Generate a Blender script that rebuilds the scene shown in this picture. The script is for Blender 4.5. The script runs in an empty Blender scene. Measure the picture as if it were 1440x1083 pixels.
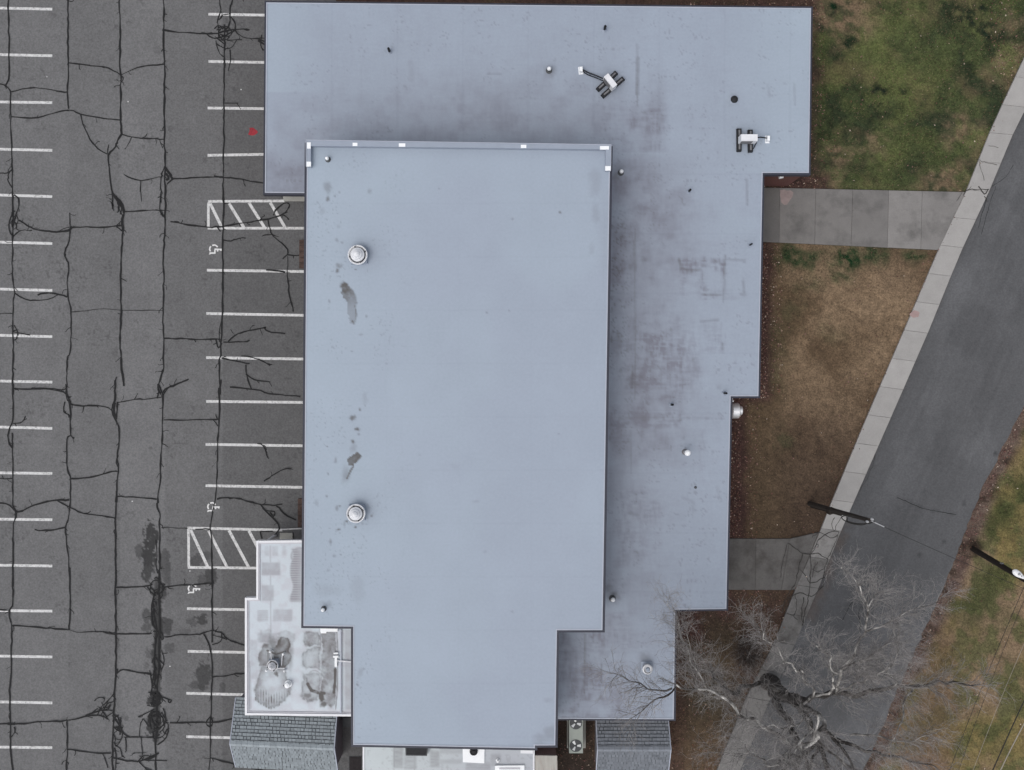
import bpy, math, random
import numpy as np
from mathutils import Vector

random.seed(7)
RNG = np.random.default_rng(7)
SC = bpy.context.scene
COL = SC.collection

# ------------------------------------------------------------------ camera, sky, sun, exposure
H = 55.0            # camera height above the ground in metres
F = 1320.0          # focal length in photograph pixels (1440 wide)
CX, CY = 720.0, 541.5

cam_d = bpy.data.cameras.new('camera')
cam_d.sensor_width = 36.0
cam_d.sensor_fit = 'HORIZONTAL'
cam_d.lens = F / 1440.0 * 36.0
cam_d.clip_start = 0.5
cam_d.clip_end = 2000.0
cam = bpy.data.objects.new('camera', cam_d)
cam.location = (0, 0, H)
cam.rotation_euler = (0, 0, 0)
COL.objects.link(cam)
SC.camera = cam

SUN_EL, SUN_AZ = math.radians(64), math.radians(222)
w = bpy.data.worlds.new('World')
SC.world = w
w.use_nodes = True
nt = w.node_tree
nt.nodes.clear()
n_out = nt.nodes.new('ShaderNodeOutputWorld')
n_bg = nt.nodes.new('ShaderNodeBackground')
n_sky = nt.nodes.new('ShaderNodeTexSky')
n_sky.sky_type = 'NISHITA'
n_sky.sun_disc = False
n_sky.sun_elevation = SUN_EL
n_sky.sun_rotation = SUN_AZ
n_sky.air_density = 1.0
n_sky.dust_density = 4.0
n_sky.ozone_density = 1.0
n_hs = nt.nodes.new('ShaderNodeHueSaturation')
n_hs.inputs['Saturation'].default_value = 0.32
n_bg.inputs['Strength'].default_value = 0.15
nt.links.new(n_sky.outputs['Color'], n_hs.inputs['Color'])
nt.links.new(n_hs.outputs['Color'], n_bg.inputs['Color'])
nt.links.new(n_bg.outputs['Background'], n_out.inputs['Surface'])

sun_d = bpy.data.lights.new('sun', 'SUN')
sun_d.energy = 0.7
sun_d.angle = math.radians(60)
sun_d.color = (1.0, 0.965, 0.92)
sun = bpy.data.objects.new('sun', sun_d)
sun.rotation_euler = (math.pi / 2 - SUN_EL, 0, math.pi - SUN_AZ)
sun.location = (-20, -20, 60)
COL.objects.link(sun)

SC.view_settings.view_transform = 'Standard'
SC.view_settings.look = 'None'
SC.view_settings.gamma = 1.0
SC.view_settings.use_curve_mapping = False
SC.view_settings.exposure = 0.0

# ------------------------------------------------------------------ helpers
def P(px, py, z=0.0):
    k = (H - z) / F
    return ((px - CX) * k, -(py - CY) * k, z)

def PA(px, py, z):
    px = np.asarray(px, float); py = np.asarray(py, float)
    z = np.broadcast_to(np.asarray(z, float), px.shape)
    k = (H - z) / F
    return np.stack([(px - CX) * k, -(py - CY) * k, z], -1)

def srgb(r, g, b):
    f = lambda c: ((c / 255 + 0.055) / 1.055) ** 2.4 if c > 10 else c / 255 / 12.92
    return (f(r), f(g), f(b))

def smooth(a, b, x):
    t = np.clip((x - a) / (b - a + 1e-9), 0, 1)
    return t * t * (3 - 2 * t)

_TAB = np.random.default_rng(3).random((256, 256))
def vnoise(x, y):
    xi = np.floor(x).astype(int); yi = np.floor(y).astype(int)
    fx = x - xi; fy = y - yi
    fx = fx * fx * (3 - 2 * fx); fy = fy * fy * (3 - 2 * fy)
    g = lambda i, j: _TAB[i & 255, j & 255]
    a = g(xi, yi) * (1 - fx) + g(xi + 1, yi) * fx
    b = g(xi, yi + 1) * (1 - fx) + g(xi + 1, yi + 1) * fx
    return a * (1 - fy) + b * fy

def fbm(x, y, s, o=4, seed=0):
    x = np.asarray(x, float) / s + 17.3 * seed; y = np.asarray(y, float) / s + 9.7 * seed
    v = 0; a = 0.5; t = 0
    for i in range(o):
        v = v + a * vnoise(x, y); t += a
        x = x * 2.03 + 5.1; y = y * 2.03 + 1.7; a *= 0.55
    return v / t

def blob(px, py, cx, cy, rx, ry, soft=0.6, wob=0.35, seed=0):
    d = np.sqrt(((px - cx) / rx) ** 2 + ((py - cy) / ry) ** 2)
    d = d + (fbm(px, py, max(rx, ry) * 0.6, 4, seed + 3) - 0.5) * 2 * wob
    return 1 - smooth(1 - soft, 1 + soft * 0.4, d)

def seg_dist(px, py, pts):
    best = np.full(np.shape(px), 1e9)
    for (x0, y0), (x1, y1) in zip(pts[:-1], pts[1:]):
        dx, dy = x1 - x0, y1 - y0
        L = dx * dx + dy * dy + 1e-9
        t = np.clip(((px - x0) * dx + (py - y0) * dy) / L, 0, 1)
        best = np.minimum(best, np.hypot(px - x0 - t * dx, py - y0 - t * dy))
    return best

def stroke(px, py, pts, r, soft=0.6):
    return 1 - smooth(r * (1 - soft), r, seg_dist(px, py, pts))

def inside(px, py, poly):
    c = np.zeros(np.shape(px), bool)
    n = len(poly)
    for i in range(n):
        x0, y0 = poly[i]; x1, y1 = poly[(i + 1) % n]
        if y0 == y1: continue
        m = ((y0 > py) != (y1 > py)) & (px < (x1 - x0) * (py - y0) / (y1 - y0) + x0)
        c ^= m
    return c

def mix(a, b, t):
    t = np.asarray(t)[..., None]
    return np.asarray(a) * (1 - t) + np.asarray(b) * t

class MB:
    """collects vertices and faces of one mesh"""
    def __init__(self):
        self.v = []; self.f = []; self.c = []; self.n = 0
    def add(self, v, f, c=None):
        v = np.asarray(v, float).reshape(-1, 3)
        self.v.append(v)
        for q in f: self.f.append([i + self.n for i in q])
        if c is not None:
            c = np.asarray(c, float)
            if c.ndim == 1: c = np.tile(c, (len(v), 1))
            self.c.append(c)
        self.n += len(v)
    def box(self, c, s, rz=0.0, taper=1.0):
        hx, hy, hz = s[0] / 2, s[1] / 2, s[2] / 2
        p = []
        for z, t in ((-hz, 1.0), (hz, taper)):
            for x, y in ((-hx, -hy), (hx, -hy), (hx, hy), (-hx, hy)):
                p.append((x * t, y * t, z))
        p = np.array(p)
        cs, sn = math.cos(rz), math.sin(rz)
        q = np.stack([p[:, 0] * cs - p[:, 1] * sn + c[0], p[:, 0] * sn + p[:, 1] * cs + c[1], p[:, 2] + c[2]], -1)
        self.add(q, [(3, 2, 1, 0), (4, 5, 6, 7), (0, 1, 5, 4), (1, 2, 6, 5), (2, 3, 7, 6), (3, 0, 4, 7)])
    def prism(self, pts, z0, z1):
        """closed prism over a world xy polygon"""
        pts = [tuple(p[:2]) for p in pts]
        a = sum(x0 * y1 - x1 * y0 for (x0, y0), (x1, y1) in zip(pts, pts[1:] + pts[:1]))
        if a < 0: pts = pts[::-1]
        n = len(pts)
        v = [(x, y, z0) for x, y in pts] + [(x, y, z1) for x, y in pts]
        f = [tuple(range(n))[::-1], tuple(range(n, 2 * n))]
        f += [(i, (i + 1) % n, n + (i + 1) % n, n + i) for i in range(n)]
        self.add(v, f)
    def lathe(self, c, prof, n=24, axis='z'):
        """prof: list of (r, h)"""
        v = []; f = []
        for r, h in prof:
            for k in range(n):
                a = 2 * math.pi * k / n
                if axis == 'z': v.append((c[0] + r * math.cos(a), c[1] + r * math.sin(a), c[2] + h))
                else: v.append((c[0] + h, c[1] + r * math.cos(a), c[2] + r * math.sin(a)))
        for i in range(len(prof) - 1):
            for k in range(n):
                k2 = (k + 1) % n
                f.append((i * n + k, i * n + k2, (i + 1) * n + k2, (i + 1) * n + k))
        f.append(tuple(range((len(prof) - 1) * n, len(prof) * n)))
        f.append(tuple(range(n))[::-1])
        self.add(v, f)
    def tube(self, pts, rad, n=6, cap=True):
        pts = np.asarray(pts, float)
        m = len(pts)
        rad = np.broadcast_to(np.asarray(rad, float), (m,))
        t = np.gradient(pts, axis=0)
        t /= np.linalg.norm(t, axis=1, keepdims=True) + 1e-9
        up = np.array([0.31, 0.17, 0.93])
        if abs(np.dot(up, t[0])) > 0.9: up = np.array([0.9, 0.3, 0.1])
        u = np.cross(t, up); u /= np.linalg.norm(u, axis=1, keepdims=True) + 1e-9
        w_ = np.cross(t, u)
        a = np.arange(n) * 2 * math.pi / n
        v = pts[:, None, :] + rad[:, None, None] * (np.cos(a)[None, :, None] * u[:, None, :] + np.sin(a)[None, :, None] * w_[:, None, :])
        f = []
        for i in range(m - 1):
            for k in range(n):
                k2 = (k + 1) % n
                f.append((i * n + k, (i + 1) * n + k, (i + 1) * n + k2, i * n + k2))
        if cap:
            f.append(tuple(range(n))); f.append(tuple(range((m - 1) * n, m * n))[::-1])
        self.add(v.reshape(-1, 3), f)
    def ring(self, poly, out, inn, z0, z1):
        """band that follows a closed polygon, from `out` outside to `inn` inside"""
        a = offset_poly(poly, out); b = offset_poly(poly, -inn)
        n = len(a)
        v = [(x, y, z0) for x, y in a] + [(x, y, z1) for x, y in a] + [(x, y, z1) for x, y in b] + [(x, y, z0) for x, y in b]
        f = []
        for i in range(n):
            j = (i + 1) % n
            f += [(i, j, n + j, n + i), (n + i, n + j, 2 * n + j, 2 * n + i), (2 * n + i, 2 * n + j, 3 * n + j, 3 * n + i), (3 * n + i, 3 * n + j, j, i)]
        self.add(v, f)
    def build(self, name, m, parent=None, smooth_=False):
        me = bpy.data.meshes.new(name)
        v = np.concatenate(self.v)
        me.from_pydata(v.tolist(), [], self.f)
        if self.c:
            c = np.concatenate(self.c)
            at = me.attributes.new('col', 'FLOAT_COLOR', 'POINT')
            at.data.foreach_set('color', np.concatenate([c, np.ones((len(c), 1))], 1).astype(np.float32).ravel())
        if smooth_:
            me.polygons.foreach_set('use_smooth', [True] * len(me.polygons))
        me.materials.append(m)
        me.update()
        return link(name, me, parent)

def link(name, me, parent=None):
    o = bpy.data.objects.new(name, me)
    COL.objects.link(o)
    if parent is not None:
        o.parent = parent
        if me is not None:
            # vertices are given in world space: move them into the parent's frame
            L = parent.location
            if parent.parent is not None: L = L + parent.parent.location
            me.transform(__import__('mathutils').Matrix.Translation(-L))
    return o

def spline(p, n):
    p = np.asarray(p, float); m = len(p)
    if m < 3: k = np.linspace(0, m - 1, n); return np.stack([np.interp(k, range(m), p[:, i]) for i in range(3)], -1)
    q = np.concatenate([[2 * p[0] - p[1]], p, [2 * p[-1] - p[-2]]]); out = []
    for t in np.linspace(0, m - 1 - 1e-6, n):
        i = int(t); f = t - i; a, b_, c, d_ = q[i:i + 4]
        out.append(.5 * (2 * b_ + (c - a) * f + (2 * a - 5 * b_ + 4 * c - d_) * f * f + (3 * b_ - a - 3 * c + d_) * f ** 3))
    return np.array(out)

def offset_poly(poly, d):
    """poly: world xy list; positive d grows it"""
    pts = [np.array(p[:2], float) for p in poly]
    n = len(pts)
    area = sum(pts[i][0] * pts[(i + 1) % n][1] - pts[(i + 1) % n][0] * pts[i][1] for i in range(n))
    s = 1 if area > 0 else -1
    res = []
    for i in range(n):
        a, b, c = pts[i - 1], pts[i], pts[(i + 1) % n]
        e0 = (b - a) / np.linalg.norm(b - a); e1 = (c - b) / np.linalg.norm(c - b)
        n0 = s * np.array([e0[1], -e0[0]]); n1 = s * np.array([e1[1], -e1[0]])
        k = 1 + np.dot(n0, n1)
        res.append(tuple(b + d * (n0 + n1) / max(k, 0.2)))
    return res

def grid_mesh(name, m, verts, nx, ny, col, parent=None, origin=(0, 0, 0)):
    """verts (ny,nx,3), col (ny,nx,3)"""
    me = bpy.data.meshes.new(name)
    return grids_mesh(name, m, [(verts, col)], parent)

def grids_mesh(name, m, grids, parent=None):
    V = []; Q = []; C = []; base = 0
    for verts, col in grids:
        ny, nx = verts.shape[:2]
        idx = np.arange(ny * nx).reshape(ny, nx) + base
        q = np.stack([idx[:-1, :-1], idx[1:, :-1], idx[1:, 1:], idx[:-1, 1:]], -1).reshape(-1, 4)
        V.append(verts.reshape(-1, 3)); Q.append(q); C.append(np.asarray(col).reshape(-1, 3)); base += ny * nx
    V = np.concatenate(V); Q = np.concatenate(Q); C = np.concatenate(C)
    me = bpy.data.meshes.new(name)
    me.vertices.add(len(V)); me.vertices.foreach_set('co', V.astype(np.float32).ravel())
    me.loops.add(Q.size); me.loops.foreach_set('vertex_index', Q.astype(np.int32).ravel())
    me.polygons.add(len(Q)); me.polygons.foreach_set('loop_start', np.arange(0, Q.size, 4, dtype=np.int32))
    me.polygons.foreach_set('loop_total', np.full(len(Q), 4, np.int32))
    me.update(calc_edges=True)
    at = me.attributes.new('col', 'FLOAT_COLOR', 'POINT')
    at.data.foreach_set('color', np.concatenate([C, np.ones((len(C), 1))], 1).astype(np.float32).ravel())
    me.materials.append(m)
    return link(name, me, parent)

def quad_grid(quad, z, step):
    (ax, ay), (bx, by), (cx, cy), (dx, dy) = quad   # TL TR BR BL in photograph pixels
    nx = max(2, int(max(math.hypot(bx - ax, by - ay), math.hypot(cx - dx, cy - dy)) / step) + 1)
    ny = max(2, int(max(math.hypot(dx - ax, dy - ay), math.hypot(cx - bx, cy - by)) / step) + 1)
    u, v = np.meshgrid(np.linspace(0, 1, nx), np.linspace(0, 1, ny))
    px = (ax * (1 - u) + bx * u) * (1 - v) + (dx * (1 - u) + cx * u) * v
    py = (ay * (1 - u) + by * u) * (1 - v) + (dy * (1 - u) + cy * u) * v
    return px, py, PA(px, py, z)

def tag(o, label=None, cat=None, group=None, kind=None):
    if label: o['label'] = label
    if cat: o['category'] = cat
    if group: o['group'] = group
    if kind: o['kind'] = kind
    return o

def thing(name, loc, label, cat, group=None):
    o = bpy.data.objects.new(name, None)
    o.empty_display_size = 0.2
    o.location = loc
    COL.objects.link(o)
    return tag(o, label, cat, group)

# ------------------------------------------------------------------ materials
def mat(name, col=(0.5, 0.5, 0.5), rough=0.8, var=0.12, scale=3.0, bump=0.0, bump_scale=40.0, metal=0.0,
        attr=False, fine=0.0, fine_scale=18.0, stretch=(1, 1, 1), spec=0.3, dirt=None):
    m = bpy.data.materials.new(name)
    m.use_nodes = True
    t = m.node_tree
    b = t.nodes['Principled BSDF']
    b.inputs['Roughness'].default_value = rough
    b.inputs['Metallic'].default_value = metal
    b.inputs['Specular IOR Level'].default_value = spec
    geo = t.nodes.new('ShaderNodeNewGeometry')
    mp = t.nodes.new('ShaderNodeMapping')
    mp.inputs['Scale'].default_value = stretch
    t.links.new(geo.outputs['Position'], mp.inputs['Vector'])
    def noise(sc, det=5.0, rg=0.6):
        n = t.nodes.new('ShaderNodeTexNoise')
        n.inputs['Scale'].default_value = sc
        n.inputs['Detail'].default_value = det
        n.inputs['Roughness'].default_value = rg
        t.links.new(mp.outputs['Vector'], n.inputs['Vector'])
        return n.outputs['Fac']
    def rng(sock, lo, hi, a=0.25, z=0.75):
        r = t.nodes.new('ShaderNodeMapRange')
        r.inputs['From Min'].default_value = a; r.inputs['From Max'].default_value = z
        r.inputs['To Min'].default_value = lo; r.inputs['To Max'].default_value = hi
        t.links.new(sock, r.inputs['Value'])
        return r.outputs['Result']
    if attr:
        a = t.nodes.new('ShaderNodeAttribute'); a.attribute_name = 'col'
        src = a.outputs['Color']
    else:
        rgb = t.nodes.new('ShaderNodeRGB'); rgb.outputs[0].default_value = (*col, 1)
        src = rgb.outputs[0]
    def mul(src, fac):
        x = t.nodes.new('ShaderNodeVectorMath'); x.operation = 'SCALE'
        t.links.new(src, x.inputs[0]); t.links.new(fac, x.inputs['Scale'])
        return x.outputs['Vector']
    src = mul(src, rng(noise(scale), 1 - var, 1 + var))
    if fine: src = mul(src, rng(noise(fine_scale, 2.0, 0.7), 1 - fine, 1 + fine))
    if dirt is not None:
        dc, amt, ds = dirt
        mx = t.nodes.new('ShaderNodeMix'); mx.data_type = 'RGBA'
        t.links.new(rng(noise(ds, 6, 0.7), 0, amt, 0.48, 0.7), mx.inputs['Factor'])
        t.links.new(src, mx.inputs['A']); mx.inputs['B'].default_value = (*dc, 1)
        src = mx.outputs['Result']
    t.links.new(src, b.inputs['Base Color'])
    if bump:
        bp = t.nodes.new('ShaderNodeBump')
        bp.inputs['Strength'].default_value = bump; bp.inputs['Distance'].default_value = 0.02
        t.links.new(noise(bump_scale, 3.0), bp.inputs['Height'])
        t.links.new(bp.outputs['Normal'], b.inputs['Normal'])
    return m

def brick_mat(name, c1, c2, mortar):
    m = mat(name, c1, 0.85, 0.1)
    t = m.node_tree; b = t.nodes['Principled BSDF']
    geo = t.nodes.new('ShaderNodeNewGeometry')
    sep = t.nodes.new('ShaderNodeSeparateXYZ'); t.links.new(geo.outputs['Position'], sep.inputs[0])
    ad = t.nodes.new('ShaderNodeMath'); ad.operation = 'ADD'
    t.links.new(sep.outputs['X'], ad.inputs[0]); t.links.new(sep.outputs['Y'], ad.inputs[1])
    cmb = t.nodes.new('ShaderNodeCombineXYZ')
    t.links.new(ad.outputs[0], cmb.inputs['X']); t.links.new(sep.outputs['Z'], cmb.inputs['Y'])
    br = t.nodes.new('ShaderNodeTexBrick')
    br.inputs['Scale'].default_value = 1.0
    br.inputs['Brick Width'].default_value = 0.215; br.inputs['Row Height'].default_value = 0.075
    br.inputs['Mortar Size'].default_value = 0.008
    br.inputs['Color1'].default_value = (*c1, 1); br.inputs['Color2'].default_value = (*c2, 1); br.inputs['Mortar'].default_value = (*mortar, 1)
    t.links.new(cmb.outputs[0], br.inputs['Vector'])
    t.links.new(br.outputs['Color'], b.inputs['Base Color'])
    bp = t.nodes.new('ShaderNodeBump'); bp.inputs['Strength'].default_value = 0.6; bp.inputs['Distance'].default_value = 0.01
    bp.invert = True
    t.links.new(br.outputs['Fac'], bp.inputs['Height']); t.links.new(bp.outputs['Normal'], b.inputs['Normal'])
    return m

M = dict(
    asphalt=mat('asphalt', attr=True, rough=0.9, var=0.08, scale=0.5, fine=0.26, fine_scale=11, bump=0.6, bump_scale=45),
    road=mat('road_asphalt', attr=True, rough=0.88, var=0.07, scale=0.6, fine=0.20, fine_scale=11, bump=0.45, bump_scale=50),
    tar=mat('crack_tar', (0.014, 0.014, 0.015), 0.8, 0.25, 3.0),
    paint=mat('road_paint', (0.60, 0.60, 0.60), 0.7, 0.10, 4.0, dirt=((0.17, 0.17, 0.17), 0.9, 9.0)),
    symbol_paint=mat('symbol_paint', (0.66, 0.66, 0.66), 0.7, 0.08, 4.0),
    red_paint=mat('red_paint', (0.28, 0.03, 0.042), 0.8, 0.35, 9.0),
    lawn=mat('lawn', attr=True, rough=0.95, var=0.28, scale=2.6, fine=0.5, fine_scale=9, bump=1.0, bump_scale=16),
    blade=mat('grass_blade', attr=True, rough=0.8, var=0.15, scale=3),
    leaf=mat('dry_leaf', attr=True, rough=0.8, var=0.2, scale=9),
    concrete=mat('walk_concrete', attr=True, rough=0.88, var=0.10, scale=1.3, fine=0.07, fine_scale=12, bump=0.2, bump_scale=60, dirt=((0.10, 0.097, 0.094), 0.75, 0.7)),
    kerb=mat('sidewalk_concrete', attr=True, rough=0.88, var=0.08, scale=1.6, fine=0.06, fine_scale=14, bump=0.2, bump_scale=60),
    joint=mat('joint_dirt', (0.10, 0.095, 0.09), 0.95, 0.3, 6.0),
    roof=mat('roof_membrane', attr=True, rough=0.62, var=0.035, scale=0.35, fine=0.035, fine_scale=7, bump=0.08, bump_scale=6, spec=0.35),
    white_roof=mat('white_roof_membrane', attr=True, rough=0.6, var=0.03, scale=1.0, fine=0.03, fine_scale=16, spec=0.35),
    edge_metal=mat('edge_metal', (0.40, 0.43, 0.50), 0.5, 0.06, 3.0),
    coping=mat('coping_metal', (0.29, 0.33, 0.40), 0.5, 0.05, 2.0),
    fascia=mat('fascia_metal', (0.035, 0.038, 0.055), 0.5, 0.15, 2.0),
    splice=mat('splice_tape', (0.86, 0.88, 0.9), 0.5, 0.03, 5.0),
    white_metal=mat('white_metal', (0.72, 0.73, 0.76), 0.45, 0.06, 3.0),
    brick=brick_mat('red_brick', (0.15, 0.045, 0.036), (0.11, 0.035, 0.03), (0.17, 0.14, 0.13)),
    pink_brick=brick_mat('weathered_brick', (0.27, 0.17, 0.16), (0.20, 0.125, 0.12), (0.33, 0.29, 0.27)),
    block=mat('upper_wall', (0.25, 0.25, 0.26), 0.9, 0.08, 2.0),
    galv=mat('galvanised_metal', (0.55, 0.56, 0.58), 0.42, 0.12, 5.0, metal=0.25, spec=0.5),
    silver=mat('bright_silver_metal', (0.82, 0.83, 0.85), 0.3, 0.08, 4.0, metal=0.55, spec=0.5),
    black=mat('black_rubber', (0.018, 0.019, 0.022), 0.7, 0.3, 8.0),
    darkgrey=mat('dark_grey_metal', (0.07, 0.075, 0.08), 0.6, 0.2, 6.0),
    midgrey=mat('mid_grey_strip', (0.17, 0.17, 0.18), 0.6, 0.2, 8.0),
    casing=mat('unit_casing', (0.70, 0.71, 0.73), 0.45, 0.04, 4.0),
    green_casing=mat('condenser_casing', (0.33, 0.365, 0.335), 0.5, 0.06, 4.0),
    blade_metal=mat('fan_blade', (0.55, 0.57, 0.58), 0.4, 0.1, 5.0, metal=0.2),
    pole=mat('tarred_pole', (0.022, 0.017, 0.014), 0.85, 0.4, 5.0, stretch=(3, 3, 0.5)),
    wood=mat('weathered_pole_wood', (0.032, 0.027, 0.024), 0.9, 0.35, 5.0, stretch=(4, 4, 0.6)),
    wire=mat('bare_wire', (0.30, 0.27, 0.23), 0.5, 0.1),
    dark_wire=mat('insulated_wire', (0.02, 0.019, 0.018), 0.6, 0.1),
    bark=mat('tree_bark', attr=True, rough=0.9, var=0.35, scale=2.6, fine=0.45, fine_scale=7),
    dirty_concrete=mat('damp_concrete', attr=True, rough=0.88, var=0.18, scale=1.1, fine=0.10, fine_scale=10, bump=0.25, bump_scale=50, dirt=((0.05, 0.044, 0.04), 0.75, 0.8)),
    twig=mat('twig_bark', attr=True, rough=0.9, var=0.2, scale=2.0),
    shingle=mat('asphalt_shingle', attr=True, rough=0.92, var=0.12, scale=5, fine=0.12, fine_scale=25),
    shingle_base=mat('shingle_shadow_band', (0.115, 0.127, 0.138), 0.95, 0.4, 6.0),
    siding=mat('shed_siding', (0.22, 0.22, 0.25), 0.7, 0.08, 3.0),
    beige=mat('beige_concrete', (0.40, 0.39, 0.36), 0.85, 0.12, 2.5, fine=0.06, stretch=(2.2, 0.4, 1), dirt=((0.3, 0.24, 0.21), 0.6, 2.0)),
    ramp=mat('ramp_concrete', (0.30, 0.30, 0.28), 0.9, 0.15, 2.0, fine=0.1),
    step=mat('rusty_step', (0.072, 0.048, 0.041), 0.9, 0.5, 4.0, fine=0.2),
    mat_=mat('door_mat', (0.03, 0.026, 0.028), 0.95, 0.3, 5.0),
    hood=mat('lamp_housing', (0.80, 0.81, 0.83), 0.4, 0.04, 5.0),
    glass=mat('lamp_glass', (0.35, 0.36, 0.38), 0.2, 0.05, 5.0),
)

# ------------------------------------------------------------------ outlines in the photograph (ground level)
SW_L = [(1575, -200), (1482, -10), (1440, 82), (1394, 180), (1358, 270), (1320, 350), (1271, 465), (1213, 600), (1168, 709), (1150, 755), (1131, 800), (1110, 846), (1094, 894), (1052, 975), (1008, 1083), (950, 1220)]
SW_R = [(1620, -200), (1520, -10), (1476, 84), (1427, 180), (1391, 266), (1350, 354), (1305, 465), (1246, 600), (1198, 709), (1177, 757), (1158, 808), (1140, 850), (1122, 894), (1086, 974), (1040, 1083), (982, 1220)]
RD_R = [(1720, -60), (1580, 250), (1475, 490), (1440, 570), (1425, 600), (1380, 690), (1347, 776), (1329, 821), (1285, 920), (1266, 961), (1215, 1083), (1160, 1220)]
ROAD = SW_R + RD_R[::-1]
WALK1 = [(1040, 264), (1360, 270), (1318, 351), (1040, 339)]
WALK2 = [(1000, 757), (1110, 757), (1136, 752), (1150, 757), (1131, 800), (1112, 829), (1000, 829)]
BLDG = [(375, 4), (1122, 20), (1120, 262), (1064, 262), (1056, 552), (1020, 552), (1013, 838), (944, 838), (940, 975), (480, 975)]

# ------------------------------------------------------------------ lawn (one sheet out to the horizon)
G_DARK = np.array(srgb(46, 56, 36)); G_MID = np.array(srgb(68, 77, 46)); G_LITE = np.array(srgb(92, 99, 58))
TAN = np.array(srgb(132, 112, 90)); BROWN = np.array(srgb(96, 79, 61)); DBROWN = np.array(srgb(72, 58, 49))
MULCH = np.array(srgb(80, 58, 54)); STRAW = np.array(srgb(128, 114, 74)); VERGE = np.array(srgb(108, 92, 83))
def lawn_colour(px, py):
    n1 = fbm(px, py, 60, 5, 1); n2 = fbm(px, py, 22, 4, 2); n3 = fbm(px, py, 130, 4, 3)
    nf = fbm(px, py, 8, 4, 11)
    # north lawn
    c = mix(G_DARK, G_MID, smooth(.33, .6, n2)); c = mix(c, G_LITE, smooth(.5, .72, n1) * .75)
    c = mix(c, BROWN, smooth(.52, .72, fbm(px, py, 36, 6, 7)) * .42)
    for cx, cy, rx, ry, a in ((1185, 28, 52, 42, .95), (1210, 20, 22, 40, .6), (1222, 212, 32, 22, .6), (1172, 220, 32, 30, .8), (1228, 190, 14, 10, .5), (1170, 255, 30, 20, .7),
                              (1345, 175, 26, 24, .75), (1335, 195, 18, 20, .6), (1330, 250, 50, 22, .7), (1425, 95, 36, 50, .6), (1380, 200, 22, 90, .45), (1420, 30, 20, 22, .6), (1300, 262, 120, 12, .4)):
        c = mix(c, TAN * .66 + BROWN * .12, blob(px, py, cx, cy, rx * .95, ry * .95, .8, .9, int(cx)) * a * (.22 + .95 * smooth(.38, .64, nf)))
    for cx, cy, rx, ry, a in ((1233, 124, 16, 9, .9), (1270, 126, 12, 9, .7), (1250, 160, 30, 18, .45), (1375, 20, 42, 26, .85), (1390, 48, 34, 18, .8), (1360, 100, 13, 13, .75), (1395, 72, 10, 9, .7),
                              (1195, 58, 13, 10, .85), (1172, 12, 12, 12, .8), (1300, 150, 40, 20, .45), (1160, 180, 26, 24, .5), (1215, 240, 40, 24, .35), (1275, 235, 40, 30, .25), (1310, 188, 10, 9, .7), (1155, 40, 8, 8, .7), (1165, 230, 20, 8, .5)):
        c = mix(c, G_DARK * .72, blob(px, py, cx, cy, rx, ry, .8, .9, int(cx + 2)) * a * (.45 + 1.0 * smooth(.35, .6, nf)))
    for cx, cy, rx, ry, a in ((1260, 30, 60, 40, .5), (1270, 90, 70, 40, .45), (1280, 205, 50, 24, .35), (1315, 110, 30, 25, .35)):
        c = mix(c, G_LITE, blob(px, py, cx, cy, rx, ry, .9, .4, int(cy)) * a)
    # middle lawn
    t = mix(BROWN, TAN, smooth(.36, .66, n1) * .8)
    t = mix(t, TAN * 1.06, blob(px, py, 1250, 405, 66, 55, .9, .3, 4) * .85)
    t = mix(t, TAN, blob(px, py, 1230, 490, 50, 70, .9, .4, 5) * .4)
    t = mix(t, DBROWN * .92, smooth(480, 720, py) * .85 + smooth(.5, .75, n3) * .2)
    t = t * (.80 + .14 * smooth(.3, .7, nf))[..., None]
    t = mix(t, BROWN * .8 + G_MID * .1, smooth(1140, 1060, px) * .55)
    for cx, cy, rx, ry, a in ((1110, 365, 26, 22, .8), (1140, 362, 30, 16, .75), (1200, 362, 44, 20, .85), (1230, 352, 30, 12, .7), (1185, 385, 26, 14, .6), (1290, 360, 24, 16, .7), (1110, 440, 30, 30, .3), (1090, 500, 20, 50, .25), (1105, 620, 14, 20, .3), (1140, 400, 30, 14, .4), (1170, 470, 20, 20, .2)):
        t = mix(t, G_DARK * .95 + G_MID * .15, blob(px, py, cx, cy, rx, ry, .9, .9, int(cx)) * a * (.5 + .9 * smooth(.35, .6, nf)))
    c = mix(c, t, smooth(300, 312, py))
    # ground south of the second path
    s = mix(DBROWN * .92, BROWN * .66 + MULCH * .2, smooth(.4, .68, n1)); s = mix(s, MULCH * .75, smooth(.5, .72, n2) * .35)
    s = mix(s, G_DARK * .9, blob(px, py, 1000, 980, 60, 110, .9, .5, 9) * .35)
    s = mix(s, BROWN, blob(px, py, 990, 1060, 60, 50, .9, .5, 8) * .55)
    s = mix(s, DBROWN * .7, blob(px, py, 985, 905, 45, 60, .9, .5, 6) * .5)
    c = mix(c, s, smooth(785, 800, py))
    # east lawn across the road
    rr = np.interp(py, [p[1] for p in RD_R], [p[0] for p in RD_R])
    e = mix(STRAW * .82, TAN * .88, smooth(.36, .64, n1)); e = mix(e, G_MID * .9 + STRAW * .12, smooth(.46, .62, n2) * .75)
    for cx, cy, rx, ry, a in ((1408, 722, 30, 42, 1), (1440, 690, 28, 40, .9), (1384, 742, 20, 22, .8), (1378, 835, 36, 26, .8), (1402, 815, 34, 24, .7), (1352, 858, 34, 18, .7), (1368, 880, 30, 18, .6), (1410, 870, 26, 30, .4), (1420, 960, 30, 50, .25), (1398, 1040, 26, 30, .4), (1365, 1010, 26, 26, .3)):
        e = mix(e, np.array((.048, .058, .020)), blob(px, py, cx, cy, rx, ry, .8, .7, int(cy)) * a * .85)
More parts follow.
